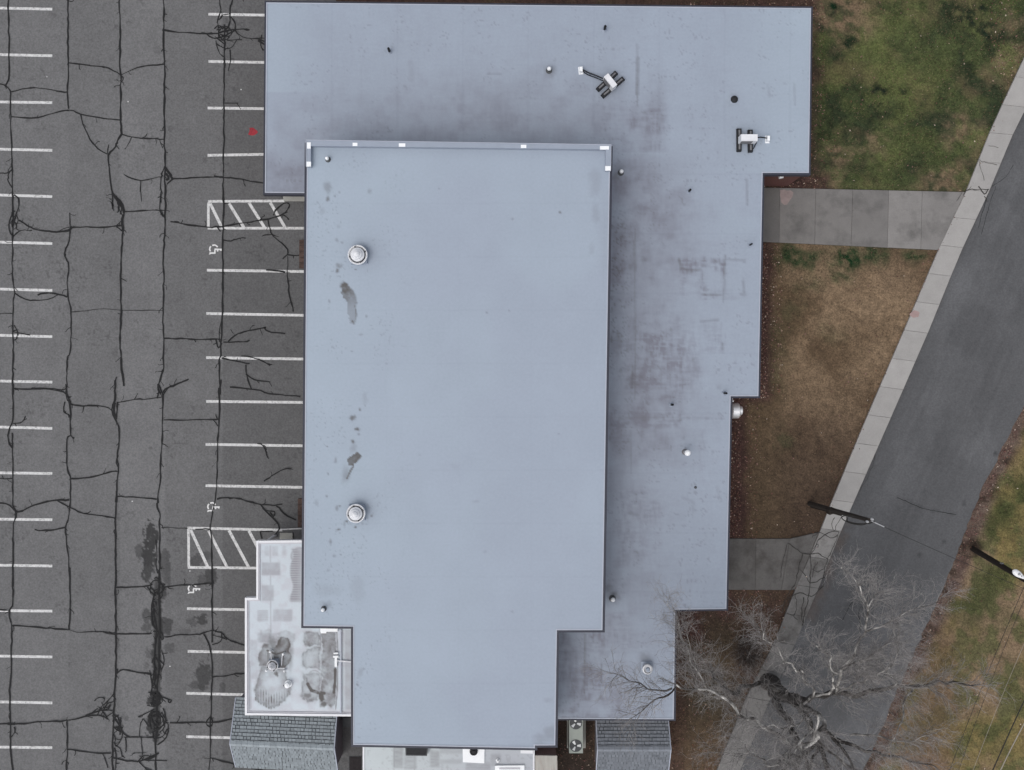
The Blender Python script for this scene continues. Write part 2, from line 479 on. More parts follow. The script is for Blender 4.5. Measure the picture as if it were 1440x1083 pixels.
    e = mix(e, BROWN * 1.02, blob(px, py, 1310, 960, 46, 120, .9, .4, 2) * .75)
    e = mix(e, MULCH * .9 + BROWN * .4, blob(px, py, 1300, 1060, 46, 50, .9, .4, 2) * .5)
    vd = px - rr
    vn = fbm(px, py, 9, 4, 8); ve = mix(VERGE * .85, MULCH * .9, smooth(.45, .7, vn) * .6); ve = mix(ve, DBROWN * .6, smooth(.52, .66, fbm(px, py, 14, 5, 4)) * .8)
    e = mix(e, ve, 1 - smooth(12, 30, vd + (n2 - .5) * 16))
    e = mix(e, DBROWN * .55, blob(px, py, 1366, 773, 19, 15, .5, .35, 3) * .95 * (1 - .6 * blob(px, py, 1364, 775, 9, 7, .7, .3, 5)))
    c = mix(c, e, smooth(-8, 0, vd))
    # reddish leaf beds along the walls
    bed = np.zeros(np.shape(px))
    for x0, y0, x1, y1, a in ((1132, 0, 1142, 262, .6), (1064, 252, 1160, 268, .95), (1056, 340, 1078, 560, .9), (1020, 552, 1042, 757, .95), (1012, 825, 1022, 860, .8), (940, 850, 980, 890, .9), (936, 850, 952, 1090, .45), (480, -40, 1140, 14, .9)):
        dx = np.maximum(np.maximum(x0 - px, px - x1), 0); dy = np.maximum(np.maximum(y0 - py, py - y1), 0)
        bed = np.maximum(bed, a * (1 - smooth(0, 16, np.hypot(dx, dy) + (n2 - .5) * 16)))
    c = mix(c, MULCH * (.45 + .55 * fbm(px, py, 5, 3, 5))[..., None], bed)
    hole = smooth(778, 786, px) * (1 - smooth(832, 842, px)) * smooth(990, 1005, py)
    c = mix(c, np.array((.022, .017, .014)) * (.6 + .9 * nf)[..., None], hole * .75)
    c = c * (.72 + .56 * fbm(px, py, 5, 3, 13))[..., None]
    far = smooth(80, 500, np.maximum(np.abs(px - CX) - 720, np.abs(py - CY) - 541))
    return mix(c, BROWN * .5 + G_MID * .5, far)

def axis(fine0, fine1, step, lo, hi):
    a = [lo, lo * .4 + fine0 * .6, lo * .12 + fine0 * .88, lo * .03 + fine0 * .97]
    b = [hi * .03 + fine1 * .97, hi * .12 + fine1 * .88, hi * .4 + fine1 * .6, hi]
    return np.array(a + list(np.arange(fine0, fine1, step)) + b)
gx = axis(470, 1530, 3.0, -12000, 14000); gy = axis(-60, 1150, 3.0, -12000, 13000)
px, py = np.meshgrid(gx, gy)
zz = (fbm(px, py, 26, 3, 6) - .5) * .05
zz = np.where(np.maximum(np.abs(px - CX), np.abs(py - CY)) > 1500, 0, zz)
lawn = grids_mesh('lawn', M['lawn'], [(PA(px, py, 0) + np.stack([px * 0, px * 0, zz], -1), lawn_colour(px, py))])
tag(lawn, 'patchy green and brown winter lawn around the building', kind='structure')

# ------------------------------------------------------------------ parking lot
def lot_colour(px, py):
    c = np.full(np.shape(px), 1.0)
    c = c * (.93 + .14 * fbm(px, py, 120, 4, 2)) * (.95 + .1 * fbm(px, py, 14, 4, 3))
    lane = np.interp(px, [0, 18, 19, 95, 97, 168, 170, 231, 233, 312, 314, 440], [1, 1, 1.05, 1.05, 1.0, 1.0, 1.10, 1.10, .96, .96, .80, .76])
    c = c * lane
    st = np.zeros(np.shape(px))
    nn = fbm(px, py, 7, 4, 4)
    def spl(cx, cy, rx, ry, a, s):
        d = np.sqrt(((px - cx) / rx) ** 2 + ((py - cy) / ry) ** 2)
        e = 1 - smooth(.35, 1.3, d + (fbm(px, py, 11, 5, s) - .5) * 1.6)
        return min(1, a * 1.4) * smooth(.30, .46, e * .8 + (fbm(px, py, 3.6, 4, s + 2) - .5) * 1.25) * smooth(.02, .2, e)
    for k, (cx, cy, rx, ry, a) in enumerate(((210, 772, 12, 36, .75), (208, 800, 11, 28, .6), (216, 750, 8, 14, .7), (195, 775, 6, 16, .4), (232, 790, 9, 20, .4), (236, 810, 7, 14, .35), (224, 830, 14, 12, .55), (222, 880, 8, 50, .65), (221, 930, 8, 40, .6), (219, 985, 10, 14, .85), (219, 1020, 12, 22, .8), (206, 866, 7, 9, .45), (206, 882, 8, 8, .4), (236, 882, 10, 14, .5), (238, 912, 9, 9, .3), (210, 920, 6, 8, .3), (206, 936, 6, 8, .3),
                                             (284, 872, 11, 10, .55), (270, 875, 8, 6, .3), (286, 950, 11, 20, .5), (272, 965, 9, 8, .35), (313, 968, 5, 10, .3), (298, 812, 9, 12, .5), (286, 816, 10, 9, .35), (275, 788, 12, 10, .35), (290, 783, 8, 9, .3), (260, 890, 10, 8, .2), (316, 790, 5, 8, .25), (222, 70, 6, 5, .15), (170, 850, 4, 4, .2), (165, 905, 4, 8, .3), (90, 1010, 4, 4, .2), (177, 1010, 5, 4, .25), (163, 495, 6, 12, .12), (240, 182, 6, 4, .2), (40, 567, 3, 3, .2), (44, 580, 3, 3, .2))):
        st = np.maximum(st, spl(cx, cy, rx, ry, a, k + 5))
    st = np.maximum(st, .75 * stroke(px, py, [(222, 815), (222, 900), (221, 960), (219, 1040)], 6.5, .5))
    st = np.maximum(st, .3 * (smooth(.70, .74, vnoise(px / 2.7 + 31, py / 2.7)) * smooth(.62, .7, fbm(px, py, 40, 3, 9))))
    c = c * (1 - .76 * np.clip(st, 0, .95))
    c = c * (1 + .10 * stroke(px, py, [(245, 862), (262, 850)], 9, .9))
    base = np.array((.138, .138, .141))
    far = smooth(1300, 2500, np.maximum(np.abs(px - CX), np.abs(py - CY)))
    return base * c[..., None] * (1 - .1 * far)[..., None]
lx = np.concatenate([[-1400, -700, -300, -120], np.arange(-60, 473, 1.8)]); ly = np.concatenate([[-1400, -600, -200], np.arange(-60, 1150, 1.8), [1250, 1700, 2600]])
px, py = np.meshgrid(lx, ly)
px2, py2 = np.meshgrid(np.arange(lx[-1], 760, 5.0), np.concatenate([np.arange(700, 1150, 5.0), [1250, 1700, 2600]]))
lot = grids_mesh('parking_lot', M['asphalt'], [(PA(px, py, 0.045), lot_colour(px, py)), (PA(px2, py2, 0.045), lot_colour(px2, py2))])
tag(lot, 'grey asphalt car park with black crack sealant and white bay lines', kind='structure')
ZL = 0.045

def ribbon_pts(pts, step=5.0, jit=0.8):
    pts = [np.array(p, float) for p in pts]
    if len(pts) > 2:
        # rounded through the traced points, each stretch kept within its own corners
        L_ = sum(np.linalg.norm(b - a) for a, b in zip(pts[:-1], pts[1:]))
        seg = []
        for a, b, c in zip(pts[:-2], pts[1:-1], pts[2:]):
            r_ = min(.45, 9 / (np.linalg.norm(b - a) + 1e-6), 9 / (np.linalg.norm(c - b) + 1e-6))
            q0, q1 = b + (a - b) * r_, b + (c - b) * r_
            seg += [q0, .25 * q0 + .5 * b + .25 * q1, q1]
        pts = [pts[0]] + seg + [pts[-1]]
    out = []
    for a, b in zip(pts[:-1], pts[1:]):
        n = max(1, int(np.linalg.norm(b - a) / step))
        for i in range(n): out.append(a + (b - a) * i / n)
    out.append(pts[-1]); out = np.array(out)
    s = RNG.random(2) * 100
    k = np.arange(len(out))
    off = np.stack([vnoise(k * .8 + s[0], k * 0 + s[1]), vnoise(k * .8 + s[1], k * 0 + s[0])], -1) - .5
    if len(out) > 2: off[0] = off[-1] = 0
    return out + off * 2 * jit
def ribbon(mb, pts, width, z, wvar=0.55):
    q = PA(pts[:, 0], pts[:, 1], z)
    t = np.gradient(q, axis=0); t[:, 2] = 0; t /= np.linalg.norm(t, axis=1, keepdims=True) + 1e-9
    nrm = np.stack([-t[:, 1], t[:, 0], t[:, 0] * 0], -1)
    k = np.arange(len(pts)); s = RNG.random() * 90
    wd = width * (1 + wvar * 2 * (vnoise(k * .8 + s, k * 0 + s) - .5)) / 2
    v = np.concatenate([q + nrm * wd[:, None], q - nrm * wd[:, None]]); n = len(pts)
    mb.add(v, [(i + 1, i, n + i, n + i + 1) for i in range(n - 1)])

def line_obj(name, pts, width, z, m, parent):
    mb = MB(); pts = np.array(pts, float)
    q = PA(pts[:, 0], pts[:, 1], z)
    for a, b in zip(q[:-1], q[1:]):
        d = (b - a)[:2]; L = np.linalg.norm(d); d = d / L; nrm = np.array([-d[1], d[0]]) * width / 2
        pr = [a[:2] + nrm, b[:2] + nrm, b[:2] - nrm, a[:2] - nrm]
        v = [(*p, z) for p in pr]; mb.add(v, [(3, 2, 1, 0)] if np.cross(d, nrm) < 0 else [(3, 2, 1, 0)])
    return mb.build(name, m, parent)

LW = 0.155
bay = [((-62, y0), (73.5, y1)) for y0, y1 in ((10, 13), (75.5, 78.5), (142.5, 144.5), (208.5, 211.5), (272.5, 276.5), (339, 342.5), (405, 408.5), (470, 473.5), (534.5, 537.5), (599, 602.5), (664, 666), (729.5, 731), (794, 796), (858, 859.5), (921.5, 924), (986, 988.5), (1050, 1051.5))]
bay += [((-62, y), (73.5, y + 2)) for y in (-54, 1114)]
bay += [((293, 20), (380, 21.5)), ((293, 86.5), (380, 88)), ((292, 152), (380, 153)), ((292, 218.5), (380, 217)), ((291, 380), (429, 382)), ((290, 441), (429, 443.5)), ((290, 503), (429, 505)), ((290, 564.5), (429, 566)), ((289, 625), (429, 627)), ((289, 683), (429, 685.5)),
        ((263, 856), (420, 859)), ((264, 916), (420, 919)), ((262, 975), (420, 979)), ((262, 1036), (420, 1040)), ((292, -45), (390, -44))]
for i, (a, b) in enumerate(bay):
    line_obj('bay_line', [a, b], LW, ZL + 0.005 + i * 0.00003, M['paint'], lot)
hz = ZL + 0.0072
hatch = [[(292.5, 283.3), (400, 282.6)], [(293, 285), (293, 320)], [(292, 321), (431, 321)], [(295.5, 286), (312, 320)], [(322, 286), (343, 320)], [(350, 285), (372, 320)], [(380, 285), (401, 320)],
         [(263.5, 742.5), (397, 745.5)], [(265, 744), (265.5, 797)], [(264, 798), (420, 799.5)], [(268, 745), (292, 797)], [(293, 745.5), (319, 797)], [(322, 746), (349.5, 797.5)], [(350, 746.5), (377, 798)]]
for i, p in enumerate(hatch):
    line_obj('hatch_line', p, LW * (0.98 if i not in (3, 4, 5, 6, 10, 11, 12, 13) else 1.1), hz + i * 0.0004, M['paint'], lot)
for i, p in enumerate(([(429.3, 321), (429.3, 338)], [(430, 383), (428.5, 622)], [(397, 744.6), (432, 743)])):
    line_obj('edge_line', p, 0.07, hz + 0.008 + i * 0.0005, M['paint'], lot)

def wheelchair(ox, oy, s=1 / 27.08, skip=()):
    strokes = [[(430, 640), (400, 560), (415, 490), (450, 445)], [(500, 412), (590, 393), (650, 420), (705, 475)],
               [(585, 555), (800, 565)], [(800, 575), (860, 580)], [(600, 580), (600, 690)], [(625, 703), (395, 703)], [(405, 730), (405, 755)], [(705, 590), (705, 645)]]
    mb = MB()
    for i, st in enumerate(strokes):
        if i in skip: continue
        pts = np.array([(ox + x * s, oy + y * s) for x, y in st])
        q = PA(pts[:, 0], pts[:, 1], hz + 0.010 + i * 0.0004)
        t = np.gradient(q, axis=0); t /= np.linalg.norm(t, axis=1, keepdims=True)
        nr = np.stack([-t[:, 1], t[:, 0], t[:, 0] * 0], -1) * (0.105 if i == 3 else 0.07) / 1.0
        n = len(q); mb.add(np.concatenate([q + nr * .62, q - nr * .62]), [(k + 1, k, n + k, n + k + 1) for k in range(n - 1)])
    return mb.build('wheelchair_symbol', M['symbol_paint'], lot)
wheelchair(280, 330); wheelchair(277.6, 692.7, 1 / 27.6); wheelchair(250.3, 807.7, 1 / 27.6)
mb = MB()
pts = [P(355 + (5.2 + 1.6 * math.sin(3 * a + 1) + RNG.random() * 1.3) * math.cos(a), 185 + (5 + RNG.random() * 1.8) * math.sin(a), hz) for a in np.linspace(0, 2 * math.pi, 22)[:-1]]
mb.add(pts, [tuple(range(21))[::-1]]); mb.build('red_paint_spot', M['red_paint'], lot)
for x, y in ((180, 143), (339, 126), (66, 108), (186, 705), (267, 803), (239, 937)):
    mb = MB(); mb.add([P(x + 1.1 * math.cos(a) , y + .9 * math.sin(a), hz) for a in np.linspace(0, 2 * math.pi, 7)[:-1]], [(5, 4, 3, 2, 1, 0)]); mb.build('paint_speck', M['paint'], lot)

# crack sealant: traced per quarter of the car park, (scale 3.789)
T = []
def tr(oy, items, s=3.789, ox=0):
    for it in items:
        wd = 1.0
        if isinstance(it[0], (int, float)): wd, it = it[0], it[1:]
        T.append((wd, [(ox + x / s, oy + y / s) for x, y in it]))
tr(0, [
 (1.1, (43, -60), (43, 0), (48, 200), (50, 300), (47, 425), (30, 455)), ((-300, 440), (0, 448), (30, 455), (58, 490), (55, 620), (62, 780), (65, 900), (68, 1080)), (.8, (65, 900), (40, 935), (45, 970), (65, 1000)), (.8, (-100, 930), (0, 925), (40, 922), (65, 905)),
 (1.1, (358, -60), (360, 0), (362, 200), (363, 340), (360, 490), (366, 580)), (1.2, (637, -60), (637, 0), (640, 200), (638, 330), (643, 400), (641, 560), (648, 715)), (1.2, (870, -60), (870, 0), (874, 160), (872, 250), (878, 340), (876, 560), (878, 740), (877, 880), (880, 1000), (880, 1080)),
 (.9, (363, 335), (440, 342), (520, 352), (575, 362), (643, 400)), (.9, (643, 400), (700, 370), (780, 348), (878, 342)), (.6, (643, 400), (660, 410), (645, 440)),
 (.9, (58, 490), (120, 472), (190, 468), (270, 478), (330, 490), (360, 490)), (.9, (62, 622), (130, 628), (200, 630), (280, 605), (366, 580), (430, 610), (520, 625), (640, 640)),
 (.9, (430, 610), (440, 660), (480, 745), (520, 795), (572, 822)), (1.3, (648, 715), (625, 750), (620, 780), (572, 822), (585, 920), (600, 1040), (640, 1080)), (.6, (580, 770), (572, 822)), (.6, (620, 775), (635, 795)),
 (.9, (648, 715), (700, 732), (780, 738), (876, 742)), (.5, (700, 732), (680, 770), (665, 795)), (.6, (876, 742), (852, 745), (852, 765), (876, 775)),
 (.7, (660, 930), (700, 952), (750, 962), (860, 943)), (.7, (750, 962), (747, 1025)), (.5, (750, 1025), (755, 1075)),
 (.9, (878, 885), (860, 930), (860, 945)), (1.6, (878, 885), (900, 925), (925, 952), (890, 980)), (1.5, (885, 925), (905, 950), (885, 960)), (.8, (858, 945), (856, 1000), (860, 1040), (858, 1080)),
 (.9, (925, 952), (1050, 948), (1140, 942), (1190, 945), (1260, 948), (1330, 970), (1450, 980)), (1.3, (1140, 940), (1190, 945)),
 (.8, (1165, -60), (1170, 0), (1180, 60), (1160, 90), (1160, 160), (1175, 210), (1195, 215)), (1.1, (1250, -60), (1240, 0), (1222, 50), (1230, 90), (1220, 140), (1195, 165)), (1.0, (1195, 130), (1197, 300), (1193, 400), (1192, 780), (1188, 960), (1190, 1080)), (.6, (1290, -40), (1297, 10)),
 (1.2, (874, 160), (950, 170), (1050, 178), (1100, 180), (1160, 178), (1220, 160), (1300, 152), (1330, 160)), (.8, (1100, 182), (1130, 205), (1170, 205), (1250, 165)), (.9, (1230, 90), (1258, 130), (1250, 165), (1290, 200), (1340, 205), (1450, 205)), (.7, (1210, 215), (1290, 212)),
 (.7, (1150, 215), (1160, 270), (1185, 305), (1192, 300)), (.7, (1260, 215), (1240, 255), (1200, 265), (1150, 230)), (.6, (1225, 265), (1232, 330), (1215, 380)), (.7, (1160, 150), (1210, 140), (1240, 170), (1220, 200), (1180, 185)), (.7, (1165, 105), (1185, 80), (1215, 75)), (.6, (1145, 195), (1200, 240)),
 (.9, (1395, 185), (1390, 240), (1400, 270), (1412, 265)), (1.3, (1375, 215), (1412, 240)), (1.0, (1370, 205), (1412, 222)), (.7, (1192, 550), (1270, 550))])
tr(270, [
 (1.1, (65, 0), (68, 60), (68, 240), (65, 380), (68, 500), (80, 540), (70, 580), (68, 720), (70, 900), (68, 1050), (70, 1080)), (.9, (75, 15), (100, 30), (102, 80), (80, 130), (70, 180)), (.8, (85, 120), (100, 150), (80, 190), (100, 205)), (.8, (68, 240), (100, 205), (170, 205)), (.7, (72, 140), (90, 190), (70, 200)), (.7, (25, 262), (40, 270), (65, 268)),
 (1.0, (100, 150), (140, 175), (175, 200), (240, 210), (300, 215), (370, 200), (400, 185), (520, 190), (610, 183), (655, 180)), (.7, (300, 215), (340, 192), (400, 185)), (.7, (320, 212), (370, 212), (385, 190)),
 (.6, (370, 110), (374, 190)), (1.0, (374, 190), (370, 270), (350, 300), (340, 345), (350, 340), (370, 400), (360, 450), (357, 550), (375, 620), (378, 760), (374, 860), (357, 875), (355, 1045)), (.8, (355, 290), (345, 330)),
 (.9, (80, 540), (130, 575), (210, 582), (290, 560), (315, 545)), (1.0, (200, 550), (230, 538), (290, 535), (357, 560)), (.6, (-100, 645), (65, 648)), (.9, (75, 710), (95, 750), (90, 780), (75, 790)), (.7, (70, 745), (95, 750), (160, 763)), (.8, (70, 740), (92, 735)),
 (.9, (70, 1045), (160, 1052), (230, 1047), (340, 1055), (355, 1045)), (.8, (597, 0), (605, 90), (600, 60)), (1.4, (600, 10), (640, 50), (665, 100), (650, 140), (655, 210)), (1.2, (655, 210), (645, 350), (643, 500), (645, 640), (640, 780), (645, 930), (655, 1000), (660, 1035)),
 (.9, (610, 30), (650, 80), (640, 120)), (.8, (620, 20), (630, 70), (665, 100)), (.8, (620, 180), (650, 150)), (.8, (620, 185), (650, 210)), (.7, (625, 55), (645, 110), (655, 130)),
 (1.0, (665, 105), (760, 98), (850, 95), (880, 98)), (1.1, (880, 0), (880, 130), (878, 200), (870, 350), (872, 480), (868, 560), (868, 700), (875, 780), (870, 940), (850, 1000), (840, 1050), (855, 1080)), (.8, (858, 0), (850, 90), (870, 135), (880, 130)), (.6, (862, 100), (875, 135)),
 (.28, (380, 640), (460, 632), (560, 622), (640, 632), (750, 630), (870, 632)), (1.0, (908, 158), (1000, 175), (1100, 188), (1188, 185)),
 (1.2, (1190, 0), (1190, 180), (1185, 260), (1188, 420), (1185, 640), (1180, 760), (1175, 880), (1165, 900), (1172, 1080)), (1.0, (875, 780), (960, 782), (1080, 785), (1180, 785)), (.9, (1180, 690), (1168, 740), (1170, 800)), (.9, (1150, 785), (1158, 830), (1170, 830), (1175, 790)),
 (.9, (1190, 800), (1250, 800), (1300, 800), (1330, 790)), (1.0, (1215, 798), (1250, 765), (1300, 742), (1360, 730), (1425, 718), (1400, 725), (1440, 748), (1520, 755)), (1.0, (1180, 885), (1260, 900), (1330, 915)), (.9, (1310, 920), (1310, 970), (1340, 1050)), (.9, (1310, 970), (1350, 1000), (1440, 1012)), (.9, (1285, 875), (1350, 880), (1400, 905), (1440, 925)),
 (.9, (1225, 1040), (1300, 1045), (1390, 1060), (1440, 1078), (1600, 1090)), (.8, (620, 985), (610, 1020), (613, 1080)), (.9, (870, 1070), (880, 1050), (920, 1035), (1005, 998)), (1.2, (1178, 1000), (1165, 1075)), (.9, (865, 945), (860, 970), (868, 965))])
tr(230, [
 (1.0, (350, 515), (420, 495), (560, 483), (660, 455), (730, 448), (840, 430), (890, 380), (915, 325), (860, 315), (780, 390), (775, 420)), (.8, (840, 410), (870, 420), (900, 455)), (1.0, (825, 250), (875, 290)),
 (.9, (730, 450), (740, 520), (770, 590), (850, 650), (895, 700), (890, 740), (850, 772)), (.8, (890, 740), (940, 745), (990, 742)), (.9, (890, 750), (885, 900), (905, 1080), (935, 1200)), (.7, (680, 590), (720, 572), (760, 575)), (1.0, (715, 862), (790, 868), (870, 880)), (.8, (370, 620), (430, 630), (500, 600), (550, 605)), (.8, (320, 515), (345, 550))], 5.76, 250)
tr(540, [
 (1.0, (70, 0), (68, 200), (40, 260), (42, 300), (65, 340)), (1.0, (65, 260), (68, 480), (68, 650), (92, 690), (72, 740), (68, 900), (70, 1080)), (.8, (68, 210), (110, 208), (130, 190), (135, 170)), (1.0, (75, 25), (150, 28), (270, 28), (340, 38), (372, 80), (375, 110)),
 (1.0, (350, 0), (355, 50), (375, 110), (375, 280), (395, 290)), (1.0, (375, 275), (355, 290), (353, 380), (360, 460), (378, 500), (372, 660), (365, 720), (345, 760), (355, 850), (365, 920), (370, 1080)), (.7, (345, 95), (338, 155), (360, 155), (368, 180)), (.8, (355, 10), (350, 60), (360, 90)),
 (1.0, (345, 765), (300, 775), (210, 785), (185, 775)), (1.0, (378, 110), (440, 118), (490, 112), (560, 122), (600, 140), (615, 190)), (1.2, (612, -20), (615, 90), (590, 130), (615, 200), (635, 230), (632, 330), (622, 400), (632, 440), (625, 500), (620, 600), (615, 720), (615, 1080)),
 (1.6, (612, 100), (605, 150), (618, 190)), (1.2, (625, 95), (620, 180)), (1.0, (625, 100), (720, 82), (800, 80), (860, 72)), (1.0, (378, 505), (440, 503), (520, 490), (580, 470), (622, 465)), (.6, (-80, 503), (0, 505), (65, 503)), (.9, (630, 380), (618, 410), (622, 440), (632, 440)), (1.6, (620, 570), (618, 630)),
 (1.1, (-200, 620), (0, 633), (50, 645), (92, 688), (150, 660), (220, 632), (300, 620), (368, 617)), (1.0, (305, 622), (370, 660), (450, 690), (520, 698), (612, 715)), (.8, (625, 600), (760, 607), (835, 615)), (1.2, (80, 690), (85, 715)),
 (1.1, (845, 0), (860, 40), (868, 70), (865, 190), (860, 330), (855, 430), (855, 530), (840, 610), (838, 660), (852, 700), (850, 800), (850, 960), (845, 1060)), (.9, (868, 60), (895, 20), (940, 0), (1000, -20)), (.8, (835, 75), (845, 40)), (.9, (872, 192), (960, 192), (1060, 187), (1165, 190)), (.8, (1150, 160), (1152, 180), (1165, 190)), (.8, (1135, 190), (1160, 225)), (.9, (1165, 20), (1162, 60), (1172, 75)),
 (1.0, (1172, 0), (1170, 100), (1165, 220), (1158, 330), (1155, 500), (1150, 610), (1140, 650), (1125, 720), (1120, 770), (1128, 830), (1128, 1000), (1130, 1065)), (.2, (860, 765), (1000, 770)), (.7, (1040, 775), (1100, 768), (1120, 775)),
 (.9, (1370, 318), (1405, 320), (1430, 400)), (.8, (1410, 515), (1440, 498)), (.7, (830, 830), (838, 900), (828, 960), (840, 1010))])
tr(650, [
 (1.1, (490, 300), (540, 290), (630, 290), (720, 312), (790, 325), (850, 345)), (1.0, (850, 345), (960, 350), (1020, 340)), (1.0, (970, 355), (1010, 390), (1060, 440), (1130, 468)), (.9, (840, 340), (880, 395), (970, 400), (945, 450), (920, 405)), (1.0, (860, 370), (940, 450), (1015, 545), (910, 625)), (1.1, (720, 315), (790, 325)),
 (.8, (870, 155), (960, 90), (1040, 55), (1095, 50)), (.8, (840, 560), (945, 560)), (.8, (840, 560), (855, 620))], 5.76, 220)
tr(798, [
 (1.0, (68, 0), (68, 200), (50, 230), (50, 270), (65, 310), (60, 450), (60, 560), (50, 650), (55, 830), (55, 1000), (72, 1080), (75, 1200)), (.8, (-100, 225), (50, 228)), (.9, (65, 310), (150, 313), (240, 322), (370, 333)), (.6, (370, 333), (400, 345), (470, 345), (550, 340), (615, 355)), (1.0, (615, 355), (700, 355), (810, 352)), (.6, (545, 342), (580, 355), (615, 358)),
 (1.0, (370, 0), (372, 180), (368, 335)), (1.2, (615, 0), (617, 350), (615, 560), (608, 700), (605, 820), (600, 900), (600, 1080), (598, 1200)), (.9, (625, 565), (640, 548), (680, 545), (740, 562), (800, 565)), (1.4, (622, 540), (625, 565)), (1.0, (615, 108), (700, 103), (790, 100), (810, 90)),
 (1.2, (850, 0), (848, 100), (850, 300), (848, 500), (840, 600), (835, 700), (835, 850), (828, 950), (830, 1080), (830, 1200)), (1.0, (825, 130), (815, 180), (822, 250), (835, 340), (825, 420), (820, 560), (810, 640)), (.9, (800, 90), (830, 60), (850, 80), (880, 105), (850, 140)), (.9, (785, 105), (815, 140), (830, 150)), (.8, (800, 100), (820, 130), (850, 110)), (.8, (822, 60), (835, 50), (850, 70)),
 (.8, (820, 200), (812, 250), (830, 270), (812, 300), (830, 330)), (.8, (815, 340), (860, 345), (875, 380), (860, 390), (850, 360)), (.8, (860, 440), (878, 500), (855, 560), (845, 500)), (.8, (845, 490), (875, 520)), (.9, (800, 565), (815, 640), (800, 680)), (.8, (830, 570), (822, 610), (835, 650), (815, 640)),
 (.9, (790, 665), (830, 670), (860, 690), (840, 735), (805, 700), (830, 670)), (1.4, (815, 690), (850, 700)), (1.4, (815, 710), (850, 715)), (.9, (805, 720), (835, 745), (860, 720)), (1.0, (810, 760), (800, 800), (825, 850), (860, 830), (850, 780), (815, 790)), (.9, (800, 775), (830, 765), (870, 800), (880, 850), (850, 880)), (.9, (800, 820), (790, 790), (805, 770)), (1.0, (810, 880), (850, 860), (880, 830)), (.9, (815, 880), (820, 920), (850, 890)),
 (1.0, (875, 105), (950, 98), (1000, 93), (1130, 85)), (1.0, (875, 370), (960, 360), (1070, 357), (1130, 335)), (1.0, (1130, -20), (1130, 330), (1130, 400)), (1.0, (1085, 355), (1120, 410), (1128, 500), (1128, 700), (1120, 830), (1120, 1000), (1115, 1080), (1110, 1200)),
 (.9, (1130, 335), (1180, 345), (1210, 385), (1260, 400), (1305, 415), (1400, 425)), (.7, (1180, 350), (1180, 400), (1130, 412)), (.8, (1130, 360), (1180, 375), (1210, 385)), (.9, (1130, 585), (1200, 578), (1250, 568), (1400, 560)), (1.1, (905, 828), (1000, 827), (1110, 825), (1160, 825), (1250, 803), (1400, 795)), (.9, (1120, 795), (1095, 830), (1120, 855), (1140, 830), (1120, 795)),
 (1.0, (1120, 1015), (1180, 1030), (1260, 1052), (1370, 1078), (1500, 1110)), (1.1, (-200, 830), (0, 835), (130, 832), (220, 822), (355, 820), (450, 795), (530, 785), (560, 800), (575, 810)), (1.8, (40, 833), (80, 835)), (.9, (355, 820), (358, 970), (352, 1080), (350, 1200)), (.9, (358, 970), (430, 980), (490, 990), (590, 990)),
 (.8, (520, 785), (540, 740), (575, 715), (605, 675)), (.8, (540, 785), (570, 720), (605, 715)), (.8, (530, 745), (570, 800)), (.9, (455, 790), (500, 770), (560, 760), (600, 765)), (.8, (490, 775), (520, 750)), (.8, (560, 800), (605, 770)),
 (.9, (605, 800), (640, 850), (660, 890), (690, 905)), (.8, (620, 850), (660, 890), (640, 920), (610, 910)), (.9, (660, 905), (740, 905), (820, 905)), (.7, (668, 905), (670, 975)), (.8, (605, 850), (640, 880), (655, 850)), (.7, (600, 880), (620, 920), (605, 950), (640, 960), (650, 1010)), (.8, (610, 960), (620, 1010), (615, 1080)),
 (.6, (742, 905), (750, 820), (765, 800), (790, 850)), (.6, (750, 900), (758, 1000)), (.7, (735, 797), (790, 775), (820, 755)), (.9, (868, 750), (885, 790), (878, 830), (900, 830), (890, 910), (840, 945)), (.9, (860, 770), (890, 820)), (.8, (835, 910), (870, 900), (890, 860)),
 (1.0, (600, 1015), (680, 1030), (740, 1035), (830, 1000), (845, 990)), (1.3, (740, 1035), (780, 1075), (800, 1100)), (.7, (760, 1025), (890, 1030)), (.8, (730, 1040), (760, 1000), (820, 1010)), (.6, (545, 990), (575, 1070)), (.8, (75, 850), (80, 880), (60, 905)), (.9, (860, 690), (895, 705), (915, 705), (905, 725), (895, 708)), (.8, (810, 1080), (770, 1075))])
RK = np.random.default_rng(21)
for cx, cy, rx, ry, n_ in ((218, 828, 9, 11, 4), (219, 984, 9, 12, 6), (219, 1015, 11, 14, 9), (164, 1024, 9, 18, 7), (146, 990, 12, 9, 4), (314, 46, 12, 14, 5), (20, 315, 6, 16, 3), (165, 290, 7, 12, 4), (218, 870, 7, 30, 4), (217, 940, 7, 26, 4), (195, 1066, 20, 8, 3)):
    for _ in range(n_):
        a0 = RK.random() * 6.28; span = 1.2 + 1.6 * RK.random(); rr = .35 + .65 * RK.random(); ox, oy = RK.normal(0, .25, 2)
        T.append((.5 + .45 * RK.random(), [(cx + rx * (ox + rr * math.cos(a0 + span * k / 4)), cy + ry * (oy + rr * math.sin(a0 + span * k / 4))) for k in range(5)]))
for i, (wd, pts) in enumerate(T):
    mb = MB()
    ribbon(mb, ribbon_pts(pts, 5.0, .95 if len(pts) > 2 else .6), 0.078 * wd if wd > .3 else .035, ZL + 0.019 + i * 0.00013)
    mb.build('tar_seam', M['tar'], lot)
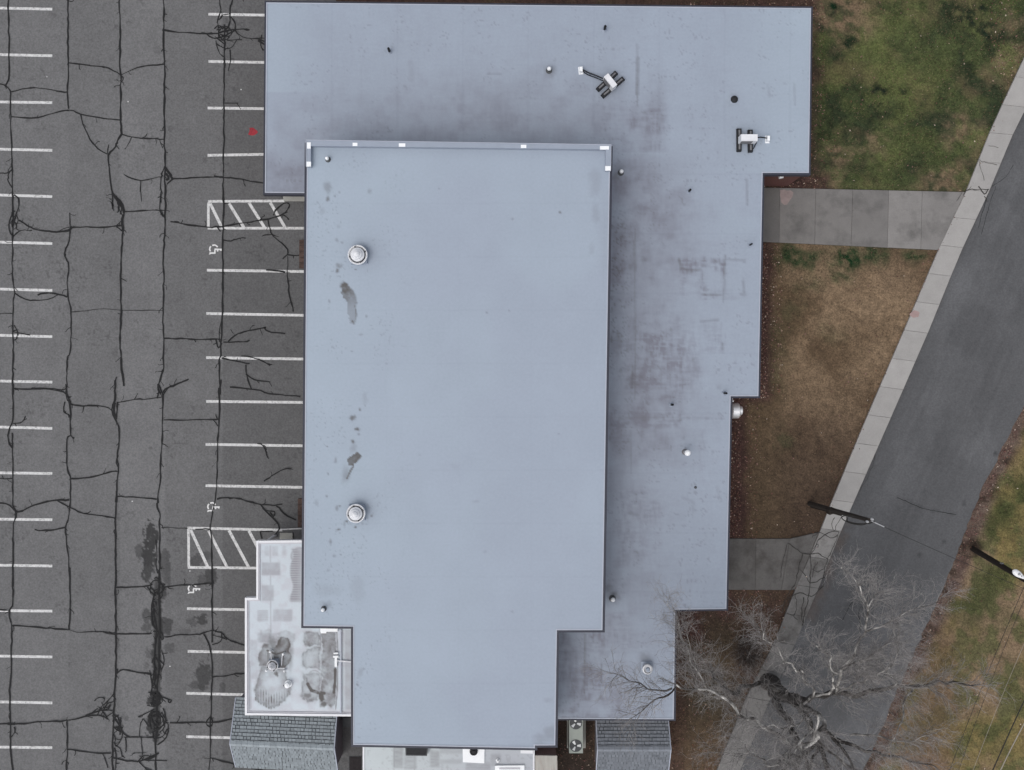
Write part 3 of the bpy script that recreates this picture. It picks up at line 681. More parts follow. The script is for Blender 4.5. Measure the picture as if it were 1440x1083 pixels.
# hairlines that fork off the sealed cracks
mb = MB(); hk = 0
for wd, pts in T:
    if wd < .3: continue
    for a, b in zip(pts[:-1], pts[1:]):
        L_ = math.hypot(b[0] - a[0], b[1] - a[1])
        for _ in range(int(L_ / 16 + RNG.random())):
            if RNG.random() < .55: continue
            f_ = RNG.random(); x, y = a[0] + (b[0] - a[0]) * f_, a[1] + (b[1] - a[1]) * f_
            if not (-30 < x < 435): continue
            an = math.atan2(b[1] - a[1], b[0] - a[0]) + RNG.choice([-1, 1]) * (.35 + .8 * RNG.random()); q = [(x, y)]
            for _s in range(RNG.integers(2, 5)):
                an += RNG.normal(0, .45); x += 2.6 * math.cos(an); y += 2.6 * math.sin(an); q.append((x, y))
            if len(q) < 3: continue
            ribbon(mb, np.array(q), .022 + .025 * RNG.random(), ZL + .0135 + (hk % 40) * .0001); hk += 1
tag(mb.build('hairline_cracks', M['tar'], lot), kind='stuff')

# ------------------------------------------------------------------ road
def strip_grid(L, R, n_across, step):
    """grid between two polylines with matching vertices"""
    L = np.array(L, float); R = np.array(R, float)
    tt = []
    for i in range(len(L) - 1):
        n = max(1, int(np.linalg.norm((L[i] + R[i]) / 2 - (L[i + 1] + R[i + 1]) / 2) / step))
        tt += list(i + np.arange(n) / n)
    tt.append(len(L) - 1); tt = np.array(tt)
    k = np.arange(len(L))
    lx, ly = np.interp(tt, k, L[:, 0]), np.interp(tt, k, L[:, 1]); rx, ry = np.interp(tt, k, R[:, 0]), np.interp(tt, k, R[:, 1])
    u = np.linspace(0, 1, n_across)[None]
    return lx[:, None] * (1 - u) + rx[:, None] * u, ly[:, None] * (1 - u) + ry[:, None] * u, u + 0 * lx[:, None]
yy = [-200, -60, 100, 200, 300, 400, 500, 570, 600, 690, 776, 821, 920, 961, 1083, 1220, 2400]
RRx = np.interp(yy, [p[1] for p in RD_R], [p[0] for p in RD_R]); RLx = np.interp(yy, [p[1] for p in SW_R], [p[0] for p in SW_R])
RRx[0] = 1790; RRx[-1] = 640; RLx[-1] = 462
px, py, u = strip_grid([(x - 1.5, y) for x, y in zip(RLx, yy)], list(zip(RRx, yy)), 70, 5)
edge = (fbm(px, py, 9, 4, 3) - .5) * 7 * smooth(.96, 1, u)
px = px + edge
c = (.92 + .16 * fbm(px, py, 90, 4, 5)) * (.88 + .24 * fbm(u * 40, py / 90, 3, 3, 2))
c = c * (1 + .05 * np.sin(u * 9.5)) * (1 + .10 * smooth(.8, 1, u)) * (1 - .12 * smooth(.06, .0, u))
c = c * (1 - .18 * stroke(px, py, [(1262, 700), (1300, 716), (1345, 724)], 1.8, .9)) * (1 - .25 * blob(px, py, 1190, 860, 40, 40, .9, .4, 3) * .5)
for cx, cy, r in ((1355, 707, 3), (1400, 638, 2), (1384, 616, 1.5), (1293, 780, 2.5), (1328, 761, 2.2)):
    c = c * (1 - .45 * blob(px, py, cx, cy, r * 1.4, r, .6, .5, int(cx)))
mud = np.maximum(stroke(px, py, [(1188, 745), (1172, 780), (1155, 830), (1138, 868)], 16, .95) * smooth(.3, .65, fbm(px, py, 10, 5, 5)) * 1.0, .5 * stroke(px, py, SW_R[2:9], 5, .9) * fbm(px, py, 12, 4, 7))
c = c * (1 + .16 * (smooth(.5, .66, fbm(px, py, 70, 5, 9)) - .5)) * (1 + .07 * smooth(.55, .7, fbm(px * 1.0 + py * .45, py * .08, 9, 3, 12)))
col = mix(np.array((.0945, .096, .101)) * c[..., None], np.array((.088, .074, .068)), mud * .8)
road = grids_mesh('road', M['road'], [(PA(px, py, 0.05), col)])
tag(road, 'smooth grey asphalt street running past the lawns', kind='structure')
mb = MB()
for i, (wd, pts) in enumerate(((.5, [(1211, 853), (1207, 860), (1210, 878), (1209, 900), (1206, 930)]), (.5, [(1211, 853), (1216, 858), (1220, 850)]), (.4, [(1262, 700), (1300, 716), (1345, 724)]), (.4, [(1390, 268), (1384, 290), (1376, 320)]), (.35, [(1400, 262), (1388, 300), (1380, 330)]), (.35, [(1395, 262), (1415, 250), (1425, 232)]), (.5, [(1185, 872), (1195, 850), (1205, 842)]))):
    ribbon(mb, ribbon_pts(pts, 4, .8), .07 * wd, .056 + i * .0005)
mb.build('road_crack', M['tar'], road)

# ------------------------------------------------------------------ sidewalk: separate slabs with open joints
def ring_at(L, t):
    L = np.array(L, float); d = np.concatenate([[0], np.cumsum(np.linalg.norm(np.diff(L, axis=0), axis=1))])
    return np.array([np.interp(t * d[-1], d, L[:, 0]), np.interp(t * d[-1], d, L[:, 1])])
mb = MB()
q = [P(x, y)[:2] for x, y in SW_L] + [P(x, y)[:2] for x, y in SW_R[::-1]]
n = len(SW_L)
for i in range(n - 1):
    mb.prism([P(*SW_L[i])[:2], P(*SW_R[i])[:2], P(*SW_R[i + 1])[:2], P(*SW_L[i + 1])[:2]], -0.05, 0.105)
walk_side = mb.build('sidewalk', M['joint'])
tag(walk_side, 'pale concrete sidewalk of square slabs along the street', kind='structure')

def slab(name, quad_w, z0, z1, m, parent, colour, bev=0.012):
    """one slab with a small chamfer; quad_w world xy corners"""
    a = offset_poly(quad_w, 0.0); b = offset_poly(quad_w, -bev)
    area = sum(a[i][0] * a[(i + 1) % 4][1] - a[(i + 1) % 4][0] * a[i][1] for i in range(len(a)))
    if area < 0: a = a[::-1]; b = b[::-1]
    n = len(a); mb = MB()
    v = [(x, y, z0) for x, y in a] + [(x, y, z1 - bev) for x, y in a] + [(x, y, z1) for x, y in b]
    f = []
    for k in range(2):
        for i in range(n): j = (i + 1) % n; f.append((k * n + i, k * n + j, (k + 1) * n + j, (k + 1) * n + i))
    f.append(tuple(range(2 * n, 3 * n)))
    mb.add(v, f, colour); return mb.build(name, m, parent)

SLABN = 36
WAX = np.array((.335, .325, .315))
for i in range(SLABN):
    t0, t1 = i / SLABN, (i + 1) / SLABN
    # joints run square to the walk
    a, b, c_, d = ring_at(SW_L, t0), ring_at(SW_R, t0), ring_at(SW_R, t1), ring_at(SW_L, t1)
    sh = np.array([0, 9.0])      # right end of each joint sits lower in the picture
    b = b + sh * .5 + np.array([-3.5, 0]) * .5; c_ = c_ + sh * .5 + np.array([-3.5, 0]) * .5
    a = a - sh * .25; d = d - sh * .25
    mid = (a + b + c_ + d) / 4
    quad_w = [np.array(P(*p)[:2]) for p in (a, b, c_, d)]
    quad_w = offset_poly(quad_w, -0.006)
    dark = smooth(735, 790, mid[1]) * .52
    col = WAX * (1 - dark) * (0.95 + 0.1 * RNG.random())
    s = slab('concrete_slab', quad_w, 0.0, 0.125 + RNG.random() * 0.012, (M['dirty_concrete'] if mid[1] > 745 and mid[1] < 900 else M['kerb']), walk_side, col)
mb = MB()
cr = [(.5, [(1372, 224), (1392, 231), (1402, 232)]), (.4, [(1378, 228), (1380, 240), (1384, 254)]), (.8, [(1358, 268), (1375, 266), (1391, 266)]), (1.1, [(1376, 262), (1384, 276), (1390, 266)]), (.7, [(1384, 276), (1388, 284)]), (.4, [(1345, 283), (1360, 260)]), (.4, [(1390, 205), (1404, 208)]),
      (.6, [(1184, 726), (1176, 740), (1172, 748)]), (1.2, [(1150, 760), (1160, 752), (1172, 746), (1180, 748)]), (.7, [(1160, 752), (1168, 758), (1178, 752)]), (.9, [(1128, 778), (1140, 780), (1150, 778), (1164, 786)]), (1.0, [(1140, 780), (1140, 800), (1139, 820), (1136, 845), (1128, 880)]), (.7, [(1128, 778), (1124, 800), (1118, 822)]), (.7, [(1150, 790), (1145, 800), (1142, 812)]), (1.0, [(1118, 836), (1130, 832), (1140, 842), (1152, 830), (1158, 824)]), (.8, [(1104, 858), (1110, 840), (1118, 836)]), (.8, [(1130, 840), (1127, 860), (1128, 880)]), (.6, [(1106, 862), (1116, 866), (1122, 872)]), (.7, [(1144, 772), (1152, 762), (1150, 770)]),
      (.8, [(1128, 778), (1118, 770), (1108, 764)]), (.7, [(1118, 822), (1108, 836), (1102, 850), (1100, 862)]), (.7, [(1140, 800), (1150, 806), (1158, 800)]), (.6, [(1124, 800), (1132, 808), (1139, 820)]), (.7, [(1139, 820), (1148, 818), (1160, 812)]), (.6, [(1150, 760), (1146, 770), (1140, 780)]), (.6, [(1164, 786), (1158, 800), (1158, 824)]), (.6, [(1172, 746), (1168, 738), (1174, 728)]), (.6, [(1160, 752), (1150, 748), (1142, 756)]), (.7, [(1118, 836), (1122, 850), (1116, 866)]), (.6, [(1180, 748), (1176, 760), (1164, 786)]), (.6, [(1108, 764), (1100, 790), (1098, 812)]),
      (.5, [(1355, 275), (1358, 270), (1366, 262)]), (.35, [(1230, 640), (1226, 660), (1210, 690)])]
for i, (wd, pts) in enumerate(cr):
    ribbon(mb, ribbon_pts(pts, 3, 1.4), .055 * wd, .1385 + i * .0004)
mb.build('pavement_crack', mat('crack_dirt', (.045, .042, .04), .9, .4, 4), walk_side)
mb = MB()
for k, (cx, cy, rx, ry) in enumerate(((1287, 442, 7, 5), )):
    mb.add([P(cx + rx * math.cos(a) * (.8 + .4 * RNG.random()), cy + ry * math.sin(a) * (.8 + .4 * RNG.random()), .1395) for a in np.linspace(0, 2 * math.pi, 15)[:-1]], [tuple(range(14))[::-1]])
mb.build('rust_stain', mat('pink_stain', (.33, .24, .23), .9, .1, 5), walk_side)

# ------------------------------------------------------------------ two concrete paths from the doors to the sidewalk
def path(name, label, top, bot, xs_t, xs_b, base):
    mb = MB()
    mb.prism([P(x, y)[:2] for x, y in top + bot[::-1]], -0.04, 0.075)
    o = mb.build(name, M['joint']); tag(o, label, kind='structure')
    f = lambda L, x: np.interp(x, [p[0] for p in L], [p[1] for p in L])
    for i in range(len(xs_t) - 1):
        q = [(xs_t[i], f(top, xs_t[i])), (xs_t[i + 1], f(top, xs_t[i + 1])), (xs_b[i + 1], f(bot, xs_b[i + 1])), (xs_b[i], f(bot, xs_b[i]))]
        qw = offset_poly([np.array(P(*p)[:2]) for p in q], -0.006)
        slab('concrete_slab', qw, 0.0, 0.092 + RNG.random() * 0.01, (M['dirty_concrete'] if base[0][0] < .13 else M['concrete']), o, np.array(base[i]) * (.97 + .06 * RNG.random()))
    return o
K1 = np.array((.168, .161, .156))
w1 = path('concrete_path', 'wide grey concrete path crossing the grass from upper doorway to sidewalk', [(1040, 263.5), (1362, 270.5)], [(1040, 339), (1320, 352)],
          [1040, 1095.5, 1146.5, 1198.5, 1249, 1296, 1357], [1040, 1095, 1145, 1196, 1247, 1294, 1319], [K1 * .80, K1 * 1.06, K1 * 1.08, K1 * 1.02, K1 * 1.3, K1 * 1.22])
K2 = np.array((.118, .113, .109))
w2 = path('concrete_path', 'dark damp concrete path near the bare tree, flaring towards the sidewalk', [(1000, 757), (1100, 757.5), (1118, 757), (1137, 751), (1152, 748)], [(1000, 829), (1112, 829.5), (1120, 828)],
          [1000, 1062, 1110, 1150], [1000, 1061.5, 1098, 1119], [K2, K2 * 1.02, K2 * 1.04])
mb = MB()
pk = ribbon_pts([(1097, 267), (1106, 267.4), (1116, 268), (1116, 274), (1111, 282), (1107, 288), (1101, 288), (1097, 283), (1097, 267.5)], 2.0, 1.1)
mb.add([P(x, y, .1045) for x, y in pk[:-1]], [tuple(range(len(pk) - 1))])
mb.build('pink_stain', mat('pink_patch', (.27, .215, .208), .9, .18, 3), w1)

# ------------------------------------------------------------------ main building
ZR, ZG, ZA = 3.7, 7.0, 3.2        # low roof, upper roof, white annex roofs
bld = thing('flat_roofed_building', P(720, 541.5, 0), 'large brick building with pale blue-grey flat roofs, a taller block standing on a lower one', 'building')
LOW = [(375, 4), (1140, 12), (1137, 243), (1072, 243), (1066, 557), (1027, 557), (1021, 856), (949, 857), (947, 1011), (770, 1010), (770, 800), (462, 800), (462, 271.5), (373, 271)]
GYM = [(432, 204), (858, 209), (847, 886), (783, 886), (780.5, 1048), (752, 1048), (752, 1052), (497, 1047), (497, 881), (427, 880)]
ANX = [(362, 761), (450, 760), (450, 868), (512, 868), (512, 1006), (346, 1004), (346, 841), (362, 841)]
REAR = [(511, 1006), (751, 1006), (751, 1190), (511, 1190)]
wl = lambda poly, z: [P(x, y, z)[:2] for x, y in poly]
LOWW, GYMW, ANXW, REARW = wl(LOW, ZR), wl(GYM, ZG), wl(ANX, ZA), wl(REAR, ZA)

ROOF = np.array((.304, .350, .424)); ROOF_D = np.array((.165, .166, .205)); ROOF_L = np.array((.335, .398, .470))
def scratch(px, py, seed):
    a = fbm(px / 3.0, py / 14.0, 1.0, 3, seed); b = fbm(px / 14.0, py / 3.0, 1.0, 3, seed + 1)
    return .5 * a + .5 * b
def low_colour(px, py):
    n1 = fbm(px, py, 120, 4, 1); n2 = fbm(px, py, 26, 5, 2); sc = scratch(px, py, 3)
    d = .05 + .16 * (n1 - .5) + .16 * (sc - .5) * smooth(373, 500, px)
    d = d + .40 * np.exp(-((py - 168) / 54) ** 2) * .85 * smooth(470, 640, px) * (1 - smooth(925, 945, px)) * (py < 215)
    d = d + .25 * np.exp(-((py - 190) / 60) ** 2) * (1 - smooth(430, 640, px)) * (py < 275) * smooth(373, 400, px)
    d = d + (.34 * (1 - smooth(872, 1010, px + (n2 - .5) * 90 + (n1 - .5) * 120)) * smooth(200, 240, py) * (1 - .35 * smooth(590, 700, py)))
    d = d + .26 * smooth(.42, .70, fbm(px, py, 55, 5, 12)) * smooth(850, 870, px) * (1 - smooth(930, 1040, px)) * smooth(215, 260, py) * (1 - .6 * smooth(590, 680, py))
    d = d + .22 * np.exp(-((px - 900) / 34) ** 2 - ((py - 420) / 140) ** 2)
    for x0, y0, x1, y1, a in ((850, 150, 938, 212, .10), (958, 365, 1020, 380, .3), (958, 380, 990, 415, .16), (985, 410, 1050, 420, .22), (905, 440, 985, 560, .14), (990, 450, 1018, 495, .28), (880, 470, 960, 545, .2), (988, 360, 992, 425, .35), (1016, 362, 1021, 425, .22), (870, 690, 930, 800, .12), (930, 585, 1020, 592, .12), (860, 580, 960, 600, .2), (985, 605, 990, 680, .1), (785, 890, 812, 1008, .16), (818, 888, 848, 985, .26), (848, 860, 890, 1000, .1), (790, 1004, 860, 1010, .25)):
        m = smooth(x0 - 5, x0 + 3, px) * (1 - smooth(x1 - 3, x1 + 5, px)) * smooth(y0 - 5, y0 + 3, py) * (1 - smooth(y1 - 3, y1 + 5, py))
        d = d + a * .7 * m * (.2 + 1.5 * smooth(.35, .65, sc)) * (.5 + 1.0 * n2)
    d = d * (.62 + .76 * smooth(.28, .7, n2)) * (.75 + .5 * sc)
    c = mix(ROOF, ROOF_D, np.clip(d, 0, .85))
    c = mix(c, ROOF_L, smooth(1000, 1120, px) * .6 * (py < 245) + .55 * (1 - smooth(375, 470, px)) * (py < 130) + .3 * smooth(.5, .7, n1) * smooth(960, 1020, px))
    # membrane laps and scuffs
    k = np.zeros(np.shape(px))
    for pts, r, a in (([(896, 62), (896, 148)], 1.1, .45), ([(897, 82), (896, 132)], 2.6, .55), ([(1050, 253), (1051, 288)], 1.8, .4), ([(1020, 360), (1018, 392)], 1.6, .45), ([(1019, 392), (1017, 425)], 1.1, .35), ([(893, 322), (893, 560)], 1.2, .35), ([(892, 340), (893, 380)], 2.5, .4), ([(890, 515), (889, 545)], 2.2, .5), ([(955, 365), (958, 377), (970, 381), (985, 379)], 2.4, .5), ([(1020, 365), (1048, 366)], 1.8, .35), ([(577, 88), (579, 112)], 4, .14), ([(686, 104), (704, 104)], 1.6, .35), ([(508, 98), (508, 140)], 1.5, .08), ([(987, 414), (1016, 415)], 1.4, .35), ([(1045, 395), (1047, 415), (1042, 414)], 2, .4), ([(985, 452), (1010, 450)], 1.6, .35), ([(1016, 484), (1016, 491)], 2, .45), ([(823, 892), (822, 975)], 1.4, .5), ([(846, 935), (846, 960)], 1.2, .5), ([(887, 605), (887, 665)], 1.2, .25), ([(885, 722), (897, 725)], 2.5, .3), ([(960, 700), (975, 706), (975, 720)], 2.2, .2), ([(1008, 685), (1014, 705)], 2, .15), ([(865, 587), (1000, 588)], 1.5, .18), ([(1117, 118), (1118, 148)], 1.5, .25), ([(1080, 120), (1082, 136)], 2, .18), ([(860, 478), (876, 480)], 1.5, .3)):
        k = np.maximum(k, a * stroke(px, py, pts, r * 1.5, .8) * (.4 + .9 * fbm(px, py, 3, 3, 6)))
    for cx, cy, r, a in ((773, 99, 9, .4), (774, 104, 6, .4), (866, 248, 7, .5), (873, 240, 12, .2), (863, 838, 11, .55), (856, 828, 9, .5), (870, 472, 6, .35), (943, 463, 3, .4), (908, 938, 12, .45), (908, 926, 10, .4), (976, 505, 3, .35), (1010, 520, 3, .35), (873, 520, 3, .35), (902, 530, 4, .3), (860, 418, 3, .4), (859, 438, 3, .4), (861, 320, 3, .35), (887, 375, 5, .3), (905, 365, 5, .25), (872, 588, 4, .3), (905, 588, 5, .3), (884, 620, 4, .25), (884, 735, 4, .2), (970, 350, 2, .2), (1011, 545, 4, .2), (978, 680, 0, 0), (1032, 140, 9, .2)):
        if r: k = np.maximum(k, a * blob(px, py, cx, cy, r, r, .9, .6, int(cx)))
    k = np.maximum(k, .55 * smooth(.74, .82, vnoise(px / 2.2, py / 2.2)) * (1 - smooth(866, 900, px)) * smooth(280, 310, py) * (1 - smooth(480, 560, py)) * (px > 850))
    k = np.maximum(k, .30 * smooth(.80, .88, vnoise(px / 2.2 + 7, py / 2.2)) * smooth(.48, .62, fbm(px, py, 30, 3, 14)))
    c = mix(c, np.array((.085, .078, .078)), k * .85)
    # faint sheet laps
    lap = .04 * ((np.abs((px - 375 + 2) % 92 - 2) < 1.3) & (py < 243)) + .035 * ((np.abs((py - 243) % 84 - 2) < 1.3) & (py > 243))
    return c * (1 - lap)[..., None]
low_q = [[(375, 4), (1140, 12), (1137, 243), (373.2, 243)], [(373.2, 243), (700, 243), (700, 271.5), (373, 271)], [(700, 243), (1072, 243), (1066, 557), (700, 557)], [(700, 557), (1027, 557), (1021, 856), (700, 856)], [(770, 856), (949, 856), (947, 1011), (770, 1010)]]
gr = []
for q in low_q:
    px, py, v = quad_grid(q, ZR, 2.0); gr.append((v, low_colour(px, py)))
grids_mesh('low_roof', M['roof'], gr, bld)

def gym_colour(px, py):
    n1 = fbm(px, py, 160, 3, 4); n2 = fbm(px, py, 24, 4, 5)
    c = mix(ROOF * 1.02, ROOF_L * 1.0, smooth(640, 440, px) * .75 + .35 * smooth(.45, .7, n1))
    c = c * (1 + .03 * (n2 - .5))[..., None] * (1 - .024 * (np.abs((py - 210) % 75 - 1.2) < 1.0) - .015 * (np.abs((px - 440) % 102 - 1.2) < .9))[..., None]
    pur = .20 * np.exp(-((px - 515) / 26) ** 2 - ((py - 356) / 22) ** 2) + .22 * np.exp(-((px - 508) / 22) ** 2 - ((py - 714) / 20) ** 2) + .10 * np.exp(-((py - 212) / 9) ** 2)  # soft ventilator shadows painted into the roof tone, plus a darker parapet strip
    pur = pur + .16 * smooth(835, 850, px) * (.4 + n2) * smooth(240, 330, py)* (1 - smooth(320, 420, py))
    c = mix(c, ROOF_D, np.clip(pur, 0, .6))
    k = np.zeros(np.shape(px)); gg = fbm(px, py, 5, 4, 3)
    # two silted puddle marks
    ox_, oy_ = px, py
    px = px + (fbm(ox_, oy_, 5, 4, 21) - .5) * 5; py = py + (fbm(ox_, oy_, 5, 4, 22) - .5) * 5
    p1 = [(480, 401), (484, 396), (489, 399), (491, 404), (497, 411), (501, 421), (500, 432), (500, 449), (497, 455), (492, 454), (490, 440), (487, 423), (480, 412)]
    i1 = inside(px, py, p1); e1 = 1 - smooth(0, 2.2, seg_dist(px, py, p1[:9]))
    k = np.maximum(k, np.where(i1, .30 + .62 * smooth(436, 404, py) * gg * 1.5, 0)); k = np.maximum(k, e1 * .55 * (.5 + gg))
    k = np.maximum(k, .75 * blob(px, py, 495.5, 452, 3.2, 2.6, .6, .4, 3)); k = np.maximum(k, .6 * blob(px, py, 483, 402, 5, 6, .7, .5, 4)); k = np.maximum(k, .4 * blob(px, py, 490, 414, 5, 8, .7, .5, 4))
    px = .5 * px + .5 * ox_; py = .5 * py + .5 * oy_
    p2 = [(488, 646), (495, 640), (503, 637), (507, 640), (504, 646), (497, 655), (490, 655)]
    k = np.maximum(k, np.where(inside(px, py, p2), .55 + .4 * gg, 0)); k = np.maximum(k, .78 * stroke(px, py, [(502, 638), (506, 641), (501, 647)], 3, .6)); k = np.maximum(k, .7 * stroke(px, py, [(497, 655), (492, 664), (488, 674)], 1.9, .6)); k = np.maximum(k, .3 * blob(px, py, 486, 668, 7, 14, .9, .4, 3)); k = np.maximum(k, .25 * blob(px, py, 497, 630, 5, 9, .9, .4, 3))
    for cx, cy, rx, ry, a in ((496, 588, 4, 4, .65), (499, 586, 2, 3, .5), (503, 604, 4, 2.4, .7), (505, 611, 1.5, 2, .4), (496, 621, 2.5, 2.5, .7), (506, 576, 2, 1.5, .6), (514, 570, 1.2, 1.2, .5), (513, 560, 4, 10, .14), (461, 263, 5, 9, .32), (461, 280, 2.2, 4, .55), (453, 297, 4, 5, .14), (476, 318, 3, 3, .15), (471, 276, 1.2, 2, .4), (477, 271, 1.5, 2, .3), (474, 338, 2.5, 2.5, .3), (481, 341, 1.6, 1.6, .3), (477, 374, 5, 4, .45), (474.5, 381, 2.2, 2.8, .7), (500, 379, 2.2, 1, .5), (515, 445, 1.2, 2.4, .4), (520, 269, 2.5, 4, .3), (463, 424, 1.2, 3, .3), (617, 265, 1.5, 1.5, .3), (508, 470, 3, 2, .25), (495, 494, 1.5, 1.5, .35), (487, 733, 2.6, 1.5, .7), (484, 738, 1.2, 4, .3), (476, 745, 3, 1.3, .7), (500, 741, 1.8, 1.5, .7), (523, 725, 1.5, 2, .5), (477, 712, 1.6, 1.6, .5), (473, 715, 2, 4, .4), (460, 698, 1.5, 1.8, .45), (461, 666, 1.4, 1.8, .5), (472, 648, 2, 4, .35), (460, 628, 1.2, 1.2, .5), (445, 646, 1.4, 1.4, .35), (445, 707, 3, 5, .18), (465, 762, 2, 4, .4), (470, 782, 3, 2, .3), (479, 780, 1.5, 1.5, .35), (461, 802, 2, 2, .25), (503, 830, 10, 20, .1), (460, 830, 16, 10, .12), (458, 850, 9, 6, .18), (523, 908, 1.5, 1.5, .3), (507, 945, 4, 8, .18), (503, 963, 1.6, 1.6, .5), (512, 941, 1.2, 1.6, .35), (788, 299, 2, 2, .55), (720, 308, 1.6, 1.6, .3), (685, 440, 1.5, 1.5, .4), (716, 437, 1.2, 1.6, .4), (785, 610, 1.2, 1.2, .35), (836, 258, 8, 20, .12), (838, 300, 6, 14, .15), (832, 350, 5, 9, .1), (777, 1030, 16, 12, .22), (765, 1040, 12, 8, .18), (770, 985, 6, 4, .12), (682, 776, 3, 2, .12), (720, 860, 2, 2, .2), (590, 640, 2, 2, .12), (670, 705, 5, 2, .12), (640, 655, 6, 4, .05)):
        k = np.maximum(k, a * blob(px, py, cx, cy, rx * 1.15, ry * 1.15, .75, .5, int(cx * 3 + cy)))
    px, py = ox_, oy_
    k = np.maximum(k, .18 * smooth(.80, .88, vnoise(px / 2.1 + 9, py / 2.1)) * smooth(.5, .62, fbm(px, py, 40, 3, 8)) * (1 - smooth(520, 600, px)))
    return mix(c, np.array((.078, .070, .064)), np.clip(k * 1.15, 0, .92))
gym_q = [[(432, 204), (858, 209), (847, 886), (427, 880)], [(497, 881), (783, 885.1), (781, 1048), (497, 1047)], [(497, 1047), (752, 1048), (752, 1052), (497, 1047.4)]]
gr = []
for q in gym_q[:2]:
    px, py, v = quad_grid(q, ZG, 1.6)
    if q is gym_q[1]: v = v.copy(); v[..., 2] -= 0.004
    gr.append((v, gym_colour(px, py)))
px, py, v = quad_grid(gym_q[2], ZG - 0.004, 2); gr.append((v, gym_colour(px, py)))
grids_mesh('upper_roof', M['roof'], gr, bld)

# edges, fascias and walls
mb = MB(); mb.ring(LOWW, 0.12, 0.0, ZR - 0.42, ZR - 0.02); mb.build('low_fascia', M['fascia'], bld)
mb = MB(); mb.ring(LOWW, 0.012, 0.045, ZR - 0.03, ZR + 0.03); mb.build('low_edge_strip', M['edge_metal'], bld)
LOWB = wl(LOW[:11] + [(462, 800), (462, 243), (373, 243)], ZR)
mb = MB(); mb.ring(LOWB, -0.06, 0.36, -0.05, ZR - 0.06); mb.build('brick_wall', M['brick'], bld)
g3 = [p for p in GYMW]
mb = MB(); mb.ring(GYMW, 0.13, 0.0, ZG - 0.45, ZG - 0.015); mb.build('upper_gutter', M['fascia'], bld)
mb = MB(); mb.ring(GYMW, 0.006, 0.05, ZG - 0.05, ZG + 0.02); mb.build('upper_edge_strip', M['edge_metal'], bld)
mb = MB(); mb.ring(GYMW, -0.03, 0.33, 0.0, ZG - 0.06); mb.build('upper_wall', M['block'], bld)
# raised parapet along the upper end, with its bright joint covers
ZP = ZG + 0.32
mb = MB()
for q in ([(430.4, 197), (859.4, 203.6), (859.4, 210.2), (430.4, 205.2)],): mb.prism(wl(q, ZP), ZG - 0.3, ZP)
mb.prism(wl([(430.4, 205.25), (437, 205.3), (437, 234), (430.6, 234)], ZP), ZG - 0.3, ZP)
mb.prism(wl([(851.8, 210.2), (859.4, 210.25), (858.8, 239.5), (851.5, 239.5)], ZP), ZG - 0.3, ZP)
par = mb.build('parapet', M['coping'], bld)
mb = MB()
mb.prism(wl([(430.0, 196.5), (859.8, 203.1), (859.8, 203.8), (430.0, 197.2)], ZP + .03), ZP - .25, ZP + .035)
mb.prism(wl([(429.9, 197.9), (430.7, 197.9), (430.9, 234), (430.1, 234)], ZP + .03), ZP - .25, ZP + .034)
mb.prism(wl([(859.1, 204.3), (859.8, 204.3), (859.3, 239.5), (858.6, 239.5)], ZP + .03), ZP - .25, ZP + .034)
mb.build('parapet_lip', M['edge_metal'], par)
for x0, y0, x1, y1 in ((431.6, 200.2, 436.9, 209), (430.6, 227.4, 437.2, 234.2), (495.8, 200.8, 502.6, 205.3), (560.8, 201.6, 570, 206.3), (732.4, 203.6, 740.2, 208.2), (843.8, 205.4, 856.4, 210.3), (851.2, 233.6, 858.9, 240)):
    mb = MB(); mb.prism(wl([(x0, y0), (x1, y0), (x1, y1), (x0, y1)], ZP + .02), ZP - .04, ZP + .02); mb.build('joint_cover', M['splice'], par)

